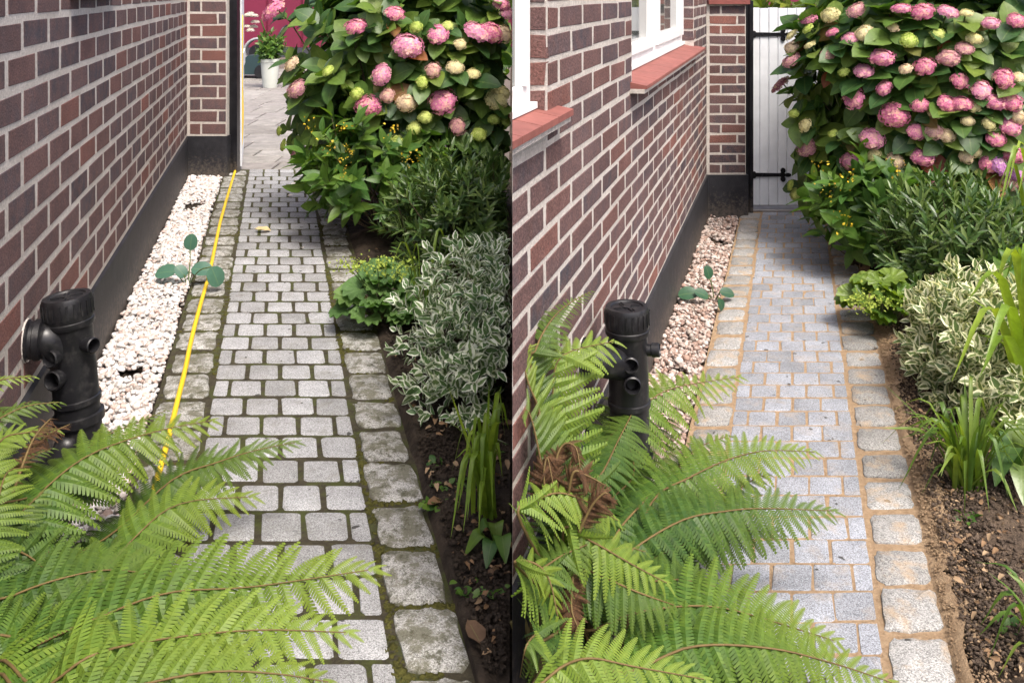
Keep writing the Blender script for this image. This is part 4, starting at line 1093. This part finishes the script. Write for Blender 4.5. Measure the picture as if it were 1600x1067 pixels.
# ---- lady's mantle
def mantle(label, side, c, R_, n, size, mat, seed, froth):
    rng = np.random.default_rng(seed); c = np.array(c); t = thing('lady_mantle', label, 'plant', (c[0], c[1], 0))
    a = rng.uniform(0, 6.28, n); q = np.sqrt(rng.uniform(.02, 1, n)) * R_
    P = np.stack([c[0] + np.cos(a) * q, c[1] + np.sin(a) * q * 1.1, .05 + .11 * (1 - (q / R_) ** 2) + rng.uniform(0, .03, n)], 1)
    X = np.stack([np.cos(a), np.sin(a), rng.uniform(-.5, .1, n)], 1); U = np.stack([np.cos(a) * .5, np.sin(a) * .5 - .35, np.full(n, .9)], 1) + rng.normal(0, .2, (n, 3))
    k = P[:, 0] < -.02 if side == 0 else np.ones(n, bool)
    scatter('leaf', t, mat, T_SCA, P[k], X[k], U[k], size * rng.uniform(.7, 1.2, n)[k], 300)
    mb = MB()
    for p in P[k]: mb.tube(catmull([(c[0], c[1], -.01), (c[0] * .5 + p[0] * .5, c[1] * .5 + p[1] * .5, p[2] * .8), p], 5), .0022, 5, False)
    stuff(mb.build('leaf_stalks', M['greenstem'], t, True))
    for (x, y, d) in froth:
        q = at(x, y, d); m = 46; P = q + rng.normal(0, .016, (m, 3)) * np.array((1.3, 1, .7))
        scatter('flower_froth', t, M['lime'], T_OV, P, rng.normal(0, 1, (m, 3)), rng.normal(0, 1, (m, 3)), rng.uniform(.006, .012, m), 0, stuff_name='flower_froth')
        MB().tube([(c[0], c[1], .02), (q + c) / 2 + np.array((0, 0, .03)), q], .0015, 5, False).build('flower_stalk', M['greenstem'], t)
mantle('round scalloped lady mantle clump with lime flowers by mossy kerb', 0, (gnd(596, 505)[0], gnd(596, 505)[1], 0), .145, 44, .105, M['alch'], 41,
       [(541, 413, 3.0), (552, 418, 3.0), (566, 412, 3.05), (605, 405, 3.1), (622, 425, 3.05), (632, 410, 3.1), (590, 420, 3.0)])
mantle('round scalloped lady mantle clump with lime flowers by sandy kerb', 1, (gnd(1382, 515)[0], gnd(1382, 515)[1], 0), .125, 40, .090, M['blued'] if False else M['strapdark'], 42,
       [(1338, 470, 2.95), (1346, 460, 2.95), (1352, 480, 2.95), (1372, 468, 3.0), (1390, 472, 3.0)])

# ---- strap leaved clumps: each blade is a piece of its own
def blade(parent, b, mid, tip, w, mat, n=9, name='blade', twist=0.0):
    C = catmull([b, mid, tip], n); V, A, F = [], [], []
    for i, p in enumerate(C):
        t = i / (n - 1); tg = C[min(i + 1, n - 1)] - C[max(i - 1, 0)]; tg /= np.linalg.norm(tg) + 1e-9
        s = np.cross(tg, (0, 0, 1)); s = s / (np.linalg.norm(s) + 1e-9); nn = np.cross(s, tg)
        s = s * math.cos(twist * t) + nn * math.sin(twist * t); nn = np.cross(s, tg)
        hw = w / 2 * (min(1, .55 + t * 2) * (1 - t ** 2.6) + .02)
        V += [p + s * hw + nn * hw * .35, p, p - s * hw + nn * hw * .35]; A += [1, 0.12, 1]
    for i in range(n - 1):
        a = i * 3; F += [(a + 1, a + 4, a + 3, a), (a + 2, a + 5, a + 4, a + 1)]
    return link(name, big_mesh(name, np.array(V), np.array(F), True, np.array(A)), parent, mat)
def clump(name, label, base, tips, extra, spread, h, w, mat, seed, side):
    rng = np.random.default_rng(seed); b = np.array((*base, 0.0)); t = thing(name, label, 'plant', b)
    for tp in tips:
        tp = np.array(tp); mid = b * .45 + tp * .55; mid[2] = max(tp[2], .0) * .75 + h * rng.uniform(.25, .55)
        blade(t, b + np.array((*rng.normal(0, .012, 2), -.01)), mid, tp, w * rng.uniform(.8, 1.15), mat, twist=rng.normal(0, .5))
    for i in range(extra):
        a = rng.uniform(0, 6.28); q = spread * rng.uniform(.35, 1); tp = b + np.array((math.cos(a) * q, math.sin(a) * q, h * rng.uniform(.15, 1)))
        if side == 0: tp[0] = min(tp[0], -.012 - rng.uniform(0, .05))
        if tp[2] < .02: tp[2] = .02
        mid = b * .55 + tp * .45; mid[2] = h * rng.uniform(.5, .8)
        blade(t, b + np.array((*rng.normal(0, .014, 2), -.01)), mid, tp, w * rng.uniform(.7, 1.15), mat, twist=rng.normal(0, .5))
    return t
b = gnd(662, 512)[:2]
clump('strap_plant', 'slender strap leaved clump rising behind lady mantle by mossy kerb', b, [at(588, 372, 3.1), at(645, 398, 3.2), at(700, 395, 3.3), at(716, 420, 3.1), at(610, 425, 3.0), at(682, 520, 2.9), at(640, 440, 3.15), at(735, 460, 3.1)], 12, .2, .28, .011, M['strapdark'], 51, 0)
b = (-.055, 1.99)
clump('strap_plant', 'bright green strap leaved clump at the edge of dark soil', b, [at(706, 738, 2.0), at(704, 842, 1.85), at(722, 770, 1.95), at(742, 700, 2.05), at(760, 690, 2.1), at(776, 676, 2.1), at(789, 684, 2.1), at(795, 672, 2.15), at(752, 790, 1.9), at(730, 812, 1.85), at(768, 720, 2.0), at(785, 745, 1.95), at(770, 800, 1.85), at(715, 800, 1.88), at(735, 745, 1.95), at(748, 832, 1.84), at(716, 765, 2.0)], 16, .15, .28, .013, M['strap'], 52, 0)
b = gnd(1512, 775)[:2]
clump('strap_plant', 'arching strap leaved clump on brown soil beside kerb stones', b, [at(1440, 772, 2.05), at(1462, 690, 2.15), at(1428, 697, 2.1), at(1520, 632, 2.2), at(1542, 650, 2.2), at(1500, 668, 2.2), at(1560, 690, 2.15), at(1598, 745, 2.05), at(1507, 818, 1.95), at(1575, 775, 2.0), at(1480, 720, 2.1), at(1546, 800, 1.98), at(1590, 800, 2.0), at(1470, 745, 2.0), at(1585, 660, 2.2), at(1600, 690, 2.15), at(1450, 730, 2.1)], 40, .21, .24, .0120, M['strapdark'], 53, 1)
b = gnd(1625, 690)[:2]
clump('sword_leaf_plant', 'broad bright sword leaves arching over variegated shrub', b, [at(1512, 470, 2.25), at(1556, 445, 2.3), at(1571, 440, 2.35), at(1540, 560, 2.1), at(1487, 596, 2.1), at(1595, 450, 2.3), at(1530, 590, 2.05), at(1610, 440, 2.3)], 10, .22, .42, .030, M['strap'], 54, 1)
b = gnd(1618, 345)[:2]
clump('sword_leaf_plant', 'pale narrow sword leaves beside the dark evergreen and hydrangea', (1.86, 3.22), [at(1543, 350, 3.1), at(1572, 300, 3.1), at(1590, 305, 3.1), at(1560, 330, 3.05), at(1600, 290, 3.1)], 6, .15, .55, .016, M['strap'], 55, 1)
b = gnd(1640, 1040)[:2]
clump('strap_plant', 'few strap leaves on brown soil nearest the camera', b, [at(1532, 976, 1.6), at(1530, 992, 1.58), at(1560, 1058, 1.5), at(1545, 1030, 1.52), at(1590, 990, 1.6)], 10, .14, .16, .013, M['strapdark'], 56, 1)

# ---- small broad-leaved plants
def rosette(label, base, tips, w, mat, h, name='leafy_plant'):
    b = np.array((*base, 0.)); t = thing(name, label, 'plant', b)
    for i, tp in enumerate(tips):
        tp = np.array(tp); mid = (b + tp) / 2; mid[2] = max(tp[2], .0) + h; C = catmull([b, mid, tp], 9); V, A, F = [], [], []
        for j, p in enumerate(C):
            u = j / 8; tg = C[min(j + 1, 8)] - C[max(j - 1, 0)]; tg /= np.linalg.norm(tg); s = np.cross(tg, (0, 0, 1)); s /= np.linalg.norm(s) + 1e-9
            hw = w / 2 * (math.sin(math.pi * min(1, max(.06, u)) ** 1.2) if u < 1 else .03) + .001
            V += [p + s * hw + np.array((0, 0, hw * .3)), p, p - s * hw + np.array((0, 0, hw * .3))]; A += [1, 0, 1]
        for j in range(8): a = j * 3; F += [(a + 1, a + 4, a + 3, a), (a + 2, a + 5, a + 4, a + 1)]
        link('leaf', big_mesh('leaf', np.array(V), np.array(F), True, np.array(A)), t, mat)
    return t
rosette('low broad green leaves below the bright strap leaved clump', gnd(778, 868)[:2], [at(726, 868, 1.84), at(742, 845, 1.87), at(760, 888, 1.80), at(790, 880, 1.80), at(770, 830, 1.93)], .034, M['hyp'], .03)
rosette('glossy broad leaves beside arching strap clump on brown soil', gnd(1590, 760)[:2], [at(1560, 700, 2.2), at(1585, 690, 2.2), at(1600, 720, 2.15), at(1555, 760, 2.05), at(1570, 740, 2.1), at(1600, 790, 2.0), at(1545, 725, 2.15)], .05, M['dark'], .05)
rosette('upright pale green leaf cluster behind the cream variegated shrub', at(1572, 470, 2.95)[:2], [at(1572, 412, 2.9), at(1558, 425, 2.9), at(1588, 424, 2.9), at(1566, 440, 2.85), at(1584, 442, 2.85), at(1598, 430, 2.9)], .045, M['hyp'], .015)

# ---- blue green sprigs in the gravel
def sprig(label, base, leaves, mat):
    b = np.array((*base, -.01)); t = thing('seedling', label, 'plant', (b[0], b[1], 0)); top = None
    for (x, y, d, s, ax, ay, stalk) in leaves:
        p = at(x, y, d); q = at(*stalk)
        X = np.array([[ax, -.05, ay]]); U = np.array([[.1, -.55, .85]])
        scatter('leaf', t, mat, T_RND, (p - X[0] / np.linalg.norm(X[0]) * s * .5)[None], X, U, np.array([s]), 1)
        MB().tube(catmull([b, q, p - X[0] / np.linalg.norm(X[0]) * s * .5], 8), .0022, 6).build('stalk', M['greenstem'], t, True)
sprig('blue green round leaved seedling growing through white pebbles', gnd(293, 446)[:2], [(298, 379, 3.75, .066, .1, 1, (297, 410, 3.72)), (259, 424, 3.62, .085, -1, .02, (280, 432, 3.62)), (283, 424, 3.6, .058, -.5, .7, (288, 430, 3.6)), (315, 420, 3.6, .082, 1, .02, (300, 428, 3.6)), (337, 432, 3.5, .080, .5, -1, (310, 424, 3.55))], M['blue'])
sprig('dark green round leaved seedling growing through brown chippings', gnd(1116, 466)[:2], [(1107, 426, 3.45, .050, -.2, 1, (1112, 445, 3.45)), (1075, 458, 3.4, .070, -1, .0, (1095, 460, 3.4)), (1097, 459, 3.38, .055, -.7, .4, (1105, 460, 3.4)), (1136, 457, 3.4, .055, 1, -.05, (1124, 458, 3.4)), (1127, 476, 3.3, .042, .5, -1, (1122, 464, 3.35))], M['blued'])

# ------------------------------------------------------------------ ferns
def pinna(m=16):
    """one serrated leaflet along +x, unit length"""
    V, F, A = [], [], []
    for i in range(m):
        t = (i + .3) / m; w = .150 * (1 - t) ** .6 + .012; ln = 1.0 / m * 1.0
        for s in (1, -1):
            b = len(V); x = t - .01
            V += [(x - ln * .42, 0, 0), (x - ln * .02 + w * .30, s * w, -.42 * w), (x + ln * .36 + w * .34, s * w * .84, -.36 * w), (x + ln * .57, 0, 0)]; A += [.0, .9, .9, 0.0]
            F.append((b, b + 3, b + 2, b + 1) if s > 0 else (b, b + 1, b + 2, b + 3))
    V = np.array(V, float); V[:, 2] -= .20 * V[:, 0] ** 2
    return V, np.array(F), np.array(A)
PINNA = pinna()
def frond(parent, pts, lmax, mat, rng, npair=0, t0=.10, droop=.10, up=(0, -.55, .83), clip=None, rr=.0026, name='frond', curl=0.0, peak=.38, rmat=None):
    C = catmull(pts, 80); lmax = lmax * 1.08; npair = npair or int(np.linalg.norm(np.diff(C, axis=0), axis=1).sum() * (1 - t0) / (.205 * lmax)) + 4; seg = np.r_[0, np.cumsum(np.linalg.norm(np.diff(C, axis=0), axis=1))]; Lf = seg[-1]
    P, X, U, S, Q = [], [], [], [], []
    for i in range(npair):
        t = t0 + (1 - t0) * ((i + .5) / npair) ** .93; s = t * Lf; p = np.array([np.interp(s, seg, C[:, j]) for j in range(3)])
        e = np.array([np.interp(min(Lf, s + .01), seg, C[:, j]) for j in range(3)]) - np.array([np.interp(max(0, s - .01), seg, C[:, j]) for j in range(3)]); e /= np.linalg.norm(e) + 1e-9
        sd = np.cross(e, up); sd /= np.linalg.norm(sd) + 1e-9; nn = np.cross(sd, e)
        q = (t - t0) / (1 - t0)
        ln = lmax * ((.45 + .55 * (q / peak) ** .7) if q < peak else 1 - .80 * ((q - peak) / (1 - peak)) ** 1.9) * rng.uniform(.93, 1.05)
        sw = .12 + .30 * q + .75 * q ** 6 + rng.normal(0, .05)
        for sg in (1, -1):
            x = sg * sd * math.cos(sw) + e * math.sin(sw) - nn * (droop + rng.normal(0, .05)) + nn * curl * rng.normal(0, 1)
            P.append(p + e * (.004 * sg)); X.append(x); U.append(nn + rng.normal(0, .09, 3)); S.append(ln); Q.append(q)
    P, X, U, S, Q = map(np.array, (P, X, U, S, Q))
    if clip is not None:
        tip = P + X / np.linalg.norm(X, axis=1)[:, None] * S[:, None]
        k = (P[:, 0] > clip) & (tip[:, 0] > clip + .3 * S); P, X, U, S, Q = P[k], X[k], U[k], S[k], Q[k]
    V, F, A = PINNA; Rm = frames(X, U)
    VV = np.repeat(V[None], len(P), 0)      # every leaflet hooks and droops a little differently
    VV[:, :, 1] += (rng.normal(.06, .05, (len(P), 1)) * np.where(np.arange(len(P)) % 2, -1, 1)[:, None]) * VV[:, :, 0] ** 2
    VV[:, :, 2] -= np.abs(rng.normal(.10, .14, (len(P), 1))) * VV[:, :, 0] ** 2
    W = np.einsum('nij,nkj->nki', Rm * S[:, None, None], VV) + P[:, None, :]
    FF = (F[None] + (np.arange(len(P)) * len(V))[:, None, None]).reshape(-1, 4)
    o = link(name, big_mesh(name, W.reshape(-1, 3), FF, False, (np.repeat(Q, len(V)) * .75 + np.tile(V[:, 0], len(P)) * .25)), parent, mat)
    cc = C if clip is None else C[C[:, 0] > clip]
    ra = MB().tube(cc[::3], list(np.linspace(rr, rr * .25, len(cc[::3]))), 6, False).build('midrib', rmat or M['rachis'], o, True)
    ra.matrix_parent_inverse = o.matrix_basis.inverted()
    return o
rng = np.random.default_rng(61)
fl = thing('fern', 'large bright green fern over the foot of the mossy path', 'fern', (-.80, 1.40, 0))
cr = np.array((-.80, 1.36, .10))
FR = [([(0, 858, 1.55), (37, 797, 1.62), (130, 716, 1.75), (240, 675, 1.85), (337, 656, 1.92)], .108, 'fern'),
      ([(60, 1010, 1.48), (124, 937, 1.52), (210, 840, 1.60), (281, 787, 1.66), (400, 775, 1.70)], .098, 'fern'),
      ([(180, 830, 1.75), (270, 749, 1.86), (340, 722, 1.90), (397, 704, 1.92), (466, 690, 1.94)], .085, 'ferndark'),
      ([(-20, 1050, 1.28), (60, 1006, 1.30), (150, 966, 1.32), (262, 926, 1.34), (397, 916, 1.35), (590, 888, 1.36)], .106, 'fern'),
      ([(60, 1075, 1.17), (140, 1025, 1.17), (240, 1000, 1.23), (397, 984, 1.24), (552, 988, 1.25)], .098, 'fernlight'),
      ([(-30, 760, 1.62), (0, 690, 1.68), (40, 676, 1.70), (92, 672, 1.72)], .060, 'fernlight'),
      ([(-60, 640, 1.72), (-20, 602, 1.76), (10, 592, 1.78), (54, 588, 1.80)], .055, 'fernlight'),
      ([(-60, 700, 1.66), (-10, 660, 1.72), (40, 635, 1.76), (95, 628, 1.8)], .060, 'ferndark'),
      ([(-40, 900, 1.42), (10, 860, 1.48), (60, 880, 1.5), (110, 950, 1.48), (130, 1020, 1.42)], .080, 'ferndark'),
      ([(60, 1120, 1.12), (180, 1080, 1.12), (320, 1050, 1.13), (430, 1052, 1.14), (520, 1066, 1.15)], .090, 'fern'),
      ([(-40, 960, 1.36), (20, 930, 1.40), (90, 905, 1.42), (170, 890, 1.45), (260, 900, 1.46)], .092, 'ferndark'),
      ([(-40, 820, 1.52), (60, 770, 1.68), (150, 690, 1.86), (215, 660, 1.98), (262, 640, 2.05)], .075, 'ferndark'),
      ([(-30, 1000, 1.3), (40, 1000, 1.32), (110, 1030, 1.30), (170, 1075, 1.25)], .075, 'fern'),
      ([(-60, 900, 1.4), (-10, 800, 1.5), (10, 740, 1.56), (40, 730, 1.6)], .07, 'fern')]
for p, w, m in FR:
    q = [cr] + [at(*a) for a in p] if p[0][0] < 40 else [cr, (cr + at(*p[0])) / 2 + np.array((0, 0, .05))] + [at(*a) for a in p]
    frond(fl, q, w, M[m], rng)
    frond(fl, [cr] + [a * np.array((1.0, 1.02, .84)) + np.array((rng.normal(0, .02), rng.uniform(.0, .05), -.012)) for a in q[1:-1]], w * .85, M['ferndark'], rng, t0=.2)  # added lower copy of the frond, its shade put into the darker green
for p in ([(20, 770, 1.6), (50, 690, 1.66), (78, 655, 1.7), (70, 668, 1.72)], [(30, 720, 1.64), (75, 680, 1.7), (110, 662, 1.75)]):
    frond(fl, [at(*a) for a in p], .022, M['fernbrown'], rng, 22, .05, .3, curl=.3, name='dead_frond')
def crown(parent, c, seed):
    r = np.random.default_rng(seed); mb = MB()
    for i in range(46):
        a = r.uniform(0, 6.28); q = r.uniform(.0, .05); b = c + np.array((math.cos(a) * q, math.sin(a) * q, -c[2] - .01)); t_ = c + np.array((math.cos(a) * q * 2.2, math.sin(a) * q * 2.2, r.uniform(-.02, .06)))
        mb.tube([b, (b + t_) / 2, t_], [.009, .007, .003], 5)
    mb.build('crown', M['fernbrown'], parent)
crown(fl, cr, 1)
fr = thing('fern', 'large fern with brown dead fronds over the foot of clean path', 'fern', (.125, 1.48, 0))
cr = np.array((.105, 1.50, .13))
FRR = [([(928, 725, 1.85), (979, 658, 1.98), (1012, 628, 2.04), (1057, 605, 2.1), (1160, 588, 2.18)], .105, 'fern'),
       ([(985, 850, 1.66), (1025, 776, 1.74), (1077, 746, 1.80), (1137, 718, 1.84), (1197, 704, 1.86), (1278, 706, 1.88)], .085, 'fern'),
       ([(960, 890, 1.58), (999, 851, 1.62), (1070, 811, 1.66), (1137, 798, 1.69), (1197, 794, 1.70), (1308, 798, 1.71)], .085, 'ferndark'),
       ([(920, 985, 1.44), (987, 959, 1.46), (1062, 947, 1.47), (1126, 949, 1.47), (1197, 967, 1.46), (1312, 1003, 1.45)], .092, 'fern'),
       ([(960, 1050, 1.36), (1080, 1010, 1.37), (1200, 1012, 1.37), (1300, 1035, 1.37), (1400, 1068, 1.36)], .080, 'fern'),
       ([(830, 1075, 1.16), (880, 1040, 1.17), (924, 1028, 1.17), (987, 1040, 1.17), (1108, 1062, 1.16)], .078, 'fernlight'),
       ([(876, 840, 1.56), (868, 760, 1.57), (866, 700, 1.58), (864, 610, 1.60), (880, 555, 1.62), (964, 532, 1.66)], .098, 'fernlight'),
       ([(832, 600, 1.55), (838, 545, 1.56), (858, 505, 1.60), (884, 478, 1.66), (924, 455, 1.72)], .050, 'ferndark'),
       ([(812, 812, 1.34), (838, 782, 1.38), (875, 770, 1.41), (920, 785, 1.42), (968, 815, 1.42)], .070, 'fernlight'),
       ([(880, 830, 1.42), (925, 846, 1.42), (985, 880, 1.42), (1045, 912, 1.41)], .075, 'fernlight'),
       ([(808, 885, 1.26), (835, 880, 1.28), (858, 905, 1.28), (872, 965, 1.26)], .065, 'fern'),
       ([(900, 790, 1.62), (940, 740, 1.72), (965, 690, 1.84), (990, 640, 1.96), (1010, 590, 2.05)], .070, 'ferndark'),
       ([(850, 700, 1.5), (842, 640, 1.52), (826, 600, 1.52), (818, 560, 1.53), (830, 540, 1.54)], .060, 'fern'),
       ([(860, 800, 1.46), (845, 720, 1.47), (832, 660, 1.48), (822, 640, 1.48), (815, 655, 1.46)], .075, 'ferndark'),
       ([(960, 840, 1.62), (1000, 790, 1.72), (1050, 740, 1.82), (1090, 700, 1.9), (1140, 680, 1.95)], .070, 'ferndark'),
       ([(850, 1000, 1.25), (840, 990, 1.24), (822, 1010, 1.17), (812, 1060, 1.2)], .055, 'ferndark'),
       ([(930, 940, 1.48), (990, 915, 1.52), (1050, 905, 1.54), (1100, 912, 1.55), (1150, 925, 1.55)], .062, 'ferndark'),
       ([(900, 900, 1.46), (930, 870, 1.5), (975, 855, 1.54), (1010, 862, 1.55)], .06, 'ferndark')]
for p, w, m in FRR:
    q = [cr] + [at(*a) for a in p]
    frond(fr, q, w, M[m], rng, clip=.003, t0=.16)
    if max(a[0] for a in p) > 960: frond(fr, [cr] + [a * np.array((1.0, 1.0, .82)) + np.array((rng.normal(.02, .02), rng.uniform(-.02, .03), -.012)) for a in q[1:-1]], w * .85, M['ferndark'], rng, clip=.003, t0=.25)  # added under-frond, darkened in colour as shade to give depth
for p in ([(878, 800, 1.44), (868, 730, 1.45), (880, 695, 1.46), (900, 700, 1.45), (908, 745, 1.43)], [(885, 800, 1.42), (895, 740, 1.42), (915, 742, 1.42), (950, 760, 1.42)], [(860, 800, 1.42), (850, 750, 1.42), (855, 715, 1.43), (865, 760, 1.41)],
          [(905, 830, 1.4), (925, 790, 1.4), (945, 770, 1.4), (955, 780, 1.4)], [(895, 900, 1.38), (893, 950, 1.36), (905, 985, 1.34)]):
    frond(fr, [at(*a) for a in p], .032, M['fernbrown'], rng, 26, .02, .5, clip=.003, curl=.35, name='dead_frond')
crown(fr, cr, 2)

# ------------------------------------------------------------------ litter, crumbs, moss
def fallen(label, x, y, s, mat, seed, col=None, z=.004):
    rng = np.random.default_rng(seed); p = gnd(x, y); p[2] = z; a = rng.uniform(0, 6.28)
    V, F, A = leaf_tmpl(.62, fold=.45, droop=-.12, wave=.03); Rm = frames(np.array([[math.cos(a), math.sin(a), .03]]), np.array([[0.05, -.1, 1.]]))[0]
    W = V @ Rm.T * s + p; W[:, 2] += .002 - min(0, (W[:, 2] - z).min())
    tag(link('fallen_leaf', big_mesh('fallen_leaf', W, F, True, A), None, mat), label, 'leaf')
M['yleaf'] = m_leaf('fallen_yellow_leaf', [(.62, .47, .22), (.60, .48, .26)], (1, .95, .7), .2, .7, .2)
M['pleaf'] = m_leaf('fallen_pale_petal', [(.66, .60, .52), (.70, .66, .60)], (1, .95, .9), .2, .7, .2)
fallen('large pale yellow fallen leaf on the mossy setts', 423, 363, .075, M['yleaf'], 1)
fallen('pale yellow fallen leaf on the shaded kerb by the hydrangea', 514, 351, .060, M['yleaf'], 2)
fallen('small white fallen petal nearest the patio on mossy setts', 455, 290, .030, M['pleaf'], 3)
fallen('small white fallen petal in the middle of the shaded setts', 449, 308, .034, M['pleaf'], 4)
fallen('small white fallen petal below the yellow leaf on setts', 472, 389, .026, M['pleaf'], 5)
fallen('orange brown leaf resting on white pebbles by the drain pipe', 158, 620, .050, M['dead'], 6, z=.02)
fallen('pale curled leaf on dark soil below the strap clump', 690, 800, .042, M['dead'], 7, z=.024)
fallen('brown curled leaf on dark soil at the foot of kerb stones', 752, 1030, .055, M['dead'], 8, z=.024)

def sprinkle(name, label, region, n, size, mat, kind, side, cat, zoff=.022, seed=0):
    rng = np.random.default_rng(seed); P = []
    while len(P) < n:
        x, y = rng.uniform(*region[0]), rng.uniform(*region[1]); p = gnd(x, y)
        u = p[0] - (KL if side == 0 else KR) * p[1]
        if side == 0 and (u < .345 or p[0] > -.01): continue
        if side == 1 and u < .30: continue
        p[2] = zoff + rng.uniform(-.006, .012); P.append(p)
    P = np.array(P)
    if kind == 'leaf':
        X = rng.normal(0, 1, (n, 3)); X[:, 2] *= .25; U = rng.normal(0, .45, (n, 3)) + np.array((0, 0, 1.))
        T = leaf_tmpl(.55, fold=.5, droop=.35, wave=.05); t = link(name, None)
        bpy.data.objects.remove(t)
        V, F, A = T; Rm = frames(X, U); S = size * rng.uniform(.4, 1.3, n)
        W = np.einsum('nij,kj->nki', Rm * S[:, None, None], V) + P[:, None, :]
        FF = (F[None] + (np.arange(n) * len(V))[:, None, None]).reshape(-1, 4)
        o = stuff(link(name, big_mesh(name, W.reshape(-1, 3), FF, True, np.tile(A, n)), None, mat))
    else:
        o = stones(name, P, size * rng.uniform(.25, 1.2, n) ** 1.3, mat, 1, (.6, 1.3), .22, False)
    tag(o, label, cat)
sprinkle('soil_crumbs', 'dark soil crumbs scattered on the bed by mossy kerb', ((540, 800), (500, 1067)), 7000, .0046, M['crumb_old'], 'lump', 0, 'soil', .018, 1)
sprinkle('soil_crumbs', 'dry brown soil crumbs scattered on the bed by sandy kerb', ((1380, 1600), (520, 1067)), 9000, .0042, M['crumb_new'], 'lump', 1, 'soil', .016, 2)
sprinkle('leaf_litter', 'brown dead leaf scraps on dark soil by mossy kerb', ((540, 800), (400, 1067)), 260, .019, M['dead'], 'leaf', 0, 'leaf litter', .030, 3)
sprinkle('leaf_litter', 'brown dead leaf scraps on dry soil by sandy kerb', ((1380, 1600), (520, 1067)), 380, .015, M['dead'], 'leaf', 1, 'leaf litter', .028, 4)
M['weed'] = M['strap']
def weeds(label, region, n, side, seed):
    rng = np.random.default_rng(seed); P = []
    while len(P) < n:
        p = gnd(rng.uniform(*region[0]), rng.uniform(*region[1])); u = p[0] - (KL if side == 0 else KR) * p[1]
        if (side == 0 and (u < .34 or p[0] > -.02)) or (side == 1 and u < .31): continue
        for _ in range(rng.integers(5, 12)): P.append(p + np.array((*rng.normal(0, .012, 2), .022)))
    P = np.array(P); m = len(P); X = rng.normal(0, 1, (m, 3)); X[:, 2] = np.abs(X[:, 2]) * .5; U = np.tile((0, -.2, 1.), (m, 1)) + rng.normal(0, .3, (m, 3))
    V, F, A = T_OV; Rm = frames(X, U); S = rng.uniform(.008, .024, m)
    W = np.einsum('nij,kj->nki', Rm * S[:, None, None], V) + P[:, None, :]; FF = (F[None] + (np.arange(m) * len(V))[:, None, None]).reshape(-1, 4)
    tag(stuff(link('weed_seedlings', big_mesh('weed_seedlings', W.reshape(-1, 3), FF, True, np.tile(A, m)), None, M['hyp'])), label, 'weeds')
weeds('tiny green weed seedlings on dark soil', ((560, 800), (480, 1060)), 130, 0, 5)
weeds('tiny green weed seedlings on dry brown soil', ((1400, 1600), (700, 1060)), 24, 1, 6)
# moss cushions in the joints of the older path
rng = np.random.default_rng(9); P = []
while len(P) < 3200:
    d = rng.uniform(1.5, 4.6); i = round((5.90 - d) / .174); dd = 5.90 - i * .174 + rng.normal(0, .010); s = rng.random()
    if s < .55: u = rng.uniform(.20, .335)
    elif s < .78: u = .200 + rng.normal(0, .006); dd = d
    elif s < .9: u = rng.uniform(-.34, -.19)
    else: u = -.19 + rng.normal(0, .005); dd = d
    if math.sin(dd * 9.1 + u * 30) + math.sin(dd * 4.3) < -.1: continue
    P.append(L(u, dd, -.004 + rng.uniform(-.003, .002)))
P = np.array(P)
tag(stones('moss', P, rng.uniform(.0025, .0075, len(P)), M['moss'], 1, (.6, 1.6), .2, True), 'brown green moss cushions in the joints of old kerb stones', 'moss')
# spilled sand along the cleaned kerb
rng = np.random.default_rng(10); nd = 120; V = []
for i in range(nd):
    d = 1.36 + (4.4 - 1.36) * i / (nd - 1)
    w = .050 + .022 * math.sin(d * 7) + .014 * math.sin(d * 23 + 1) + .010 * rng.normal()
    if d > 3.2: w *= max(.15, 1 - (d - 3.2) * .6)
    for s, z in ((0, -.001), (.3, .007), (.65, .018), (1.0, .022)): V.append((*R(.268 + max(.02, w) * s, d)[:2], z))
F = [(i * 4 + j, i * 4 + j + 1, i * 4 + j + 5, i * 4 + j + 4) for i in range(nd - 1) for j in range(3)]
tag(stuff(link('sand_spill', mesh('sand_spill', V, F, True), None, M['joint_new'])), 'orange jointing sand spilled along the kerb and brown soil', 'sand')

rng = np.random.default_rng(14); n = 5000; d = rng.uniform(1.38, 3.4, n); u = .275 + np.abs(rng.normal(0, .045, n))
P = np.stack([KR * d + u, d, .008 + .012 * np.clip((u - .275) / .04, 0, 1) + rng.uniform(-.002, .004, n)], 1)
tag(stones('sand_grains', P, rng.uniform(.0012, .0034, n), M['joint_new'], 1, (.6, 1.3), .2, False), 'loose orange sand grains between kerb stones and brown soil', 'sand')
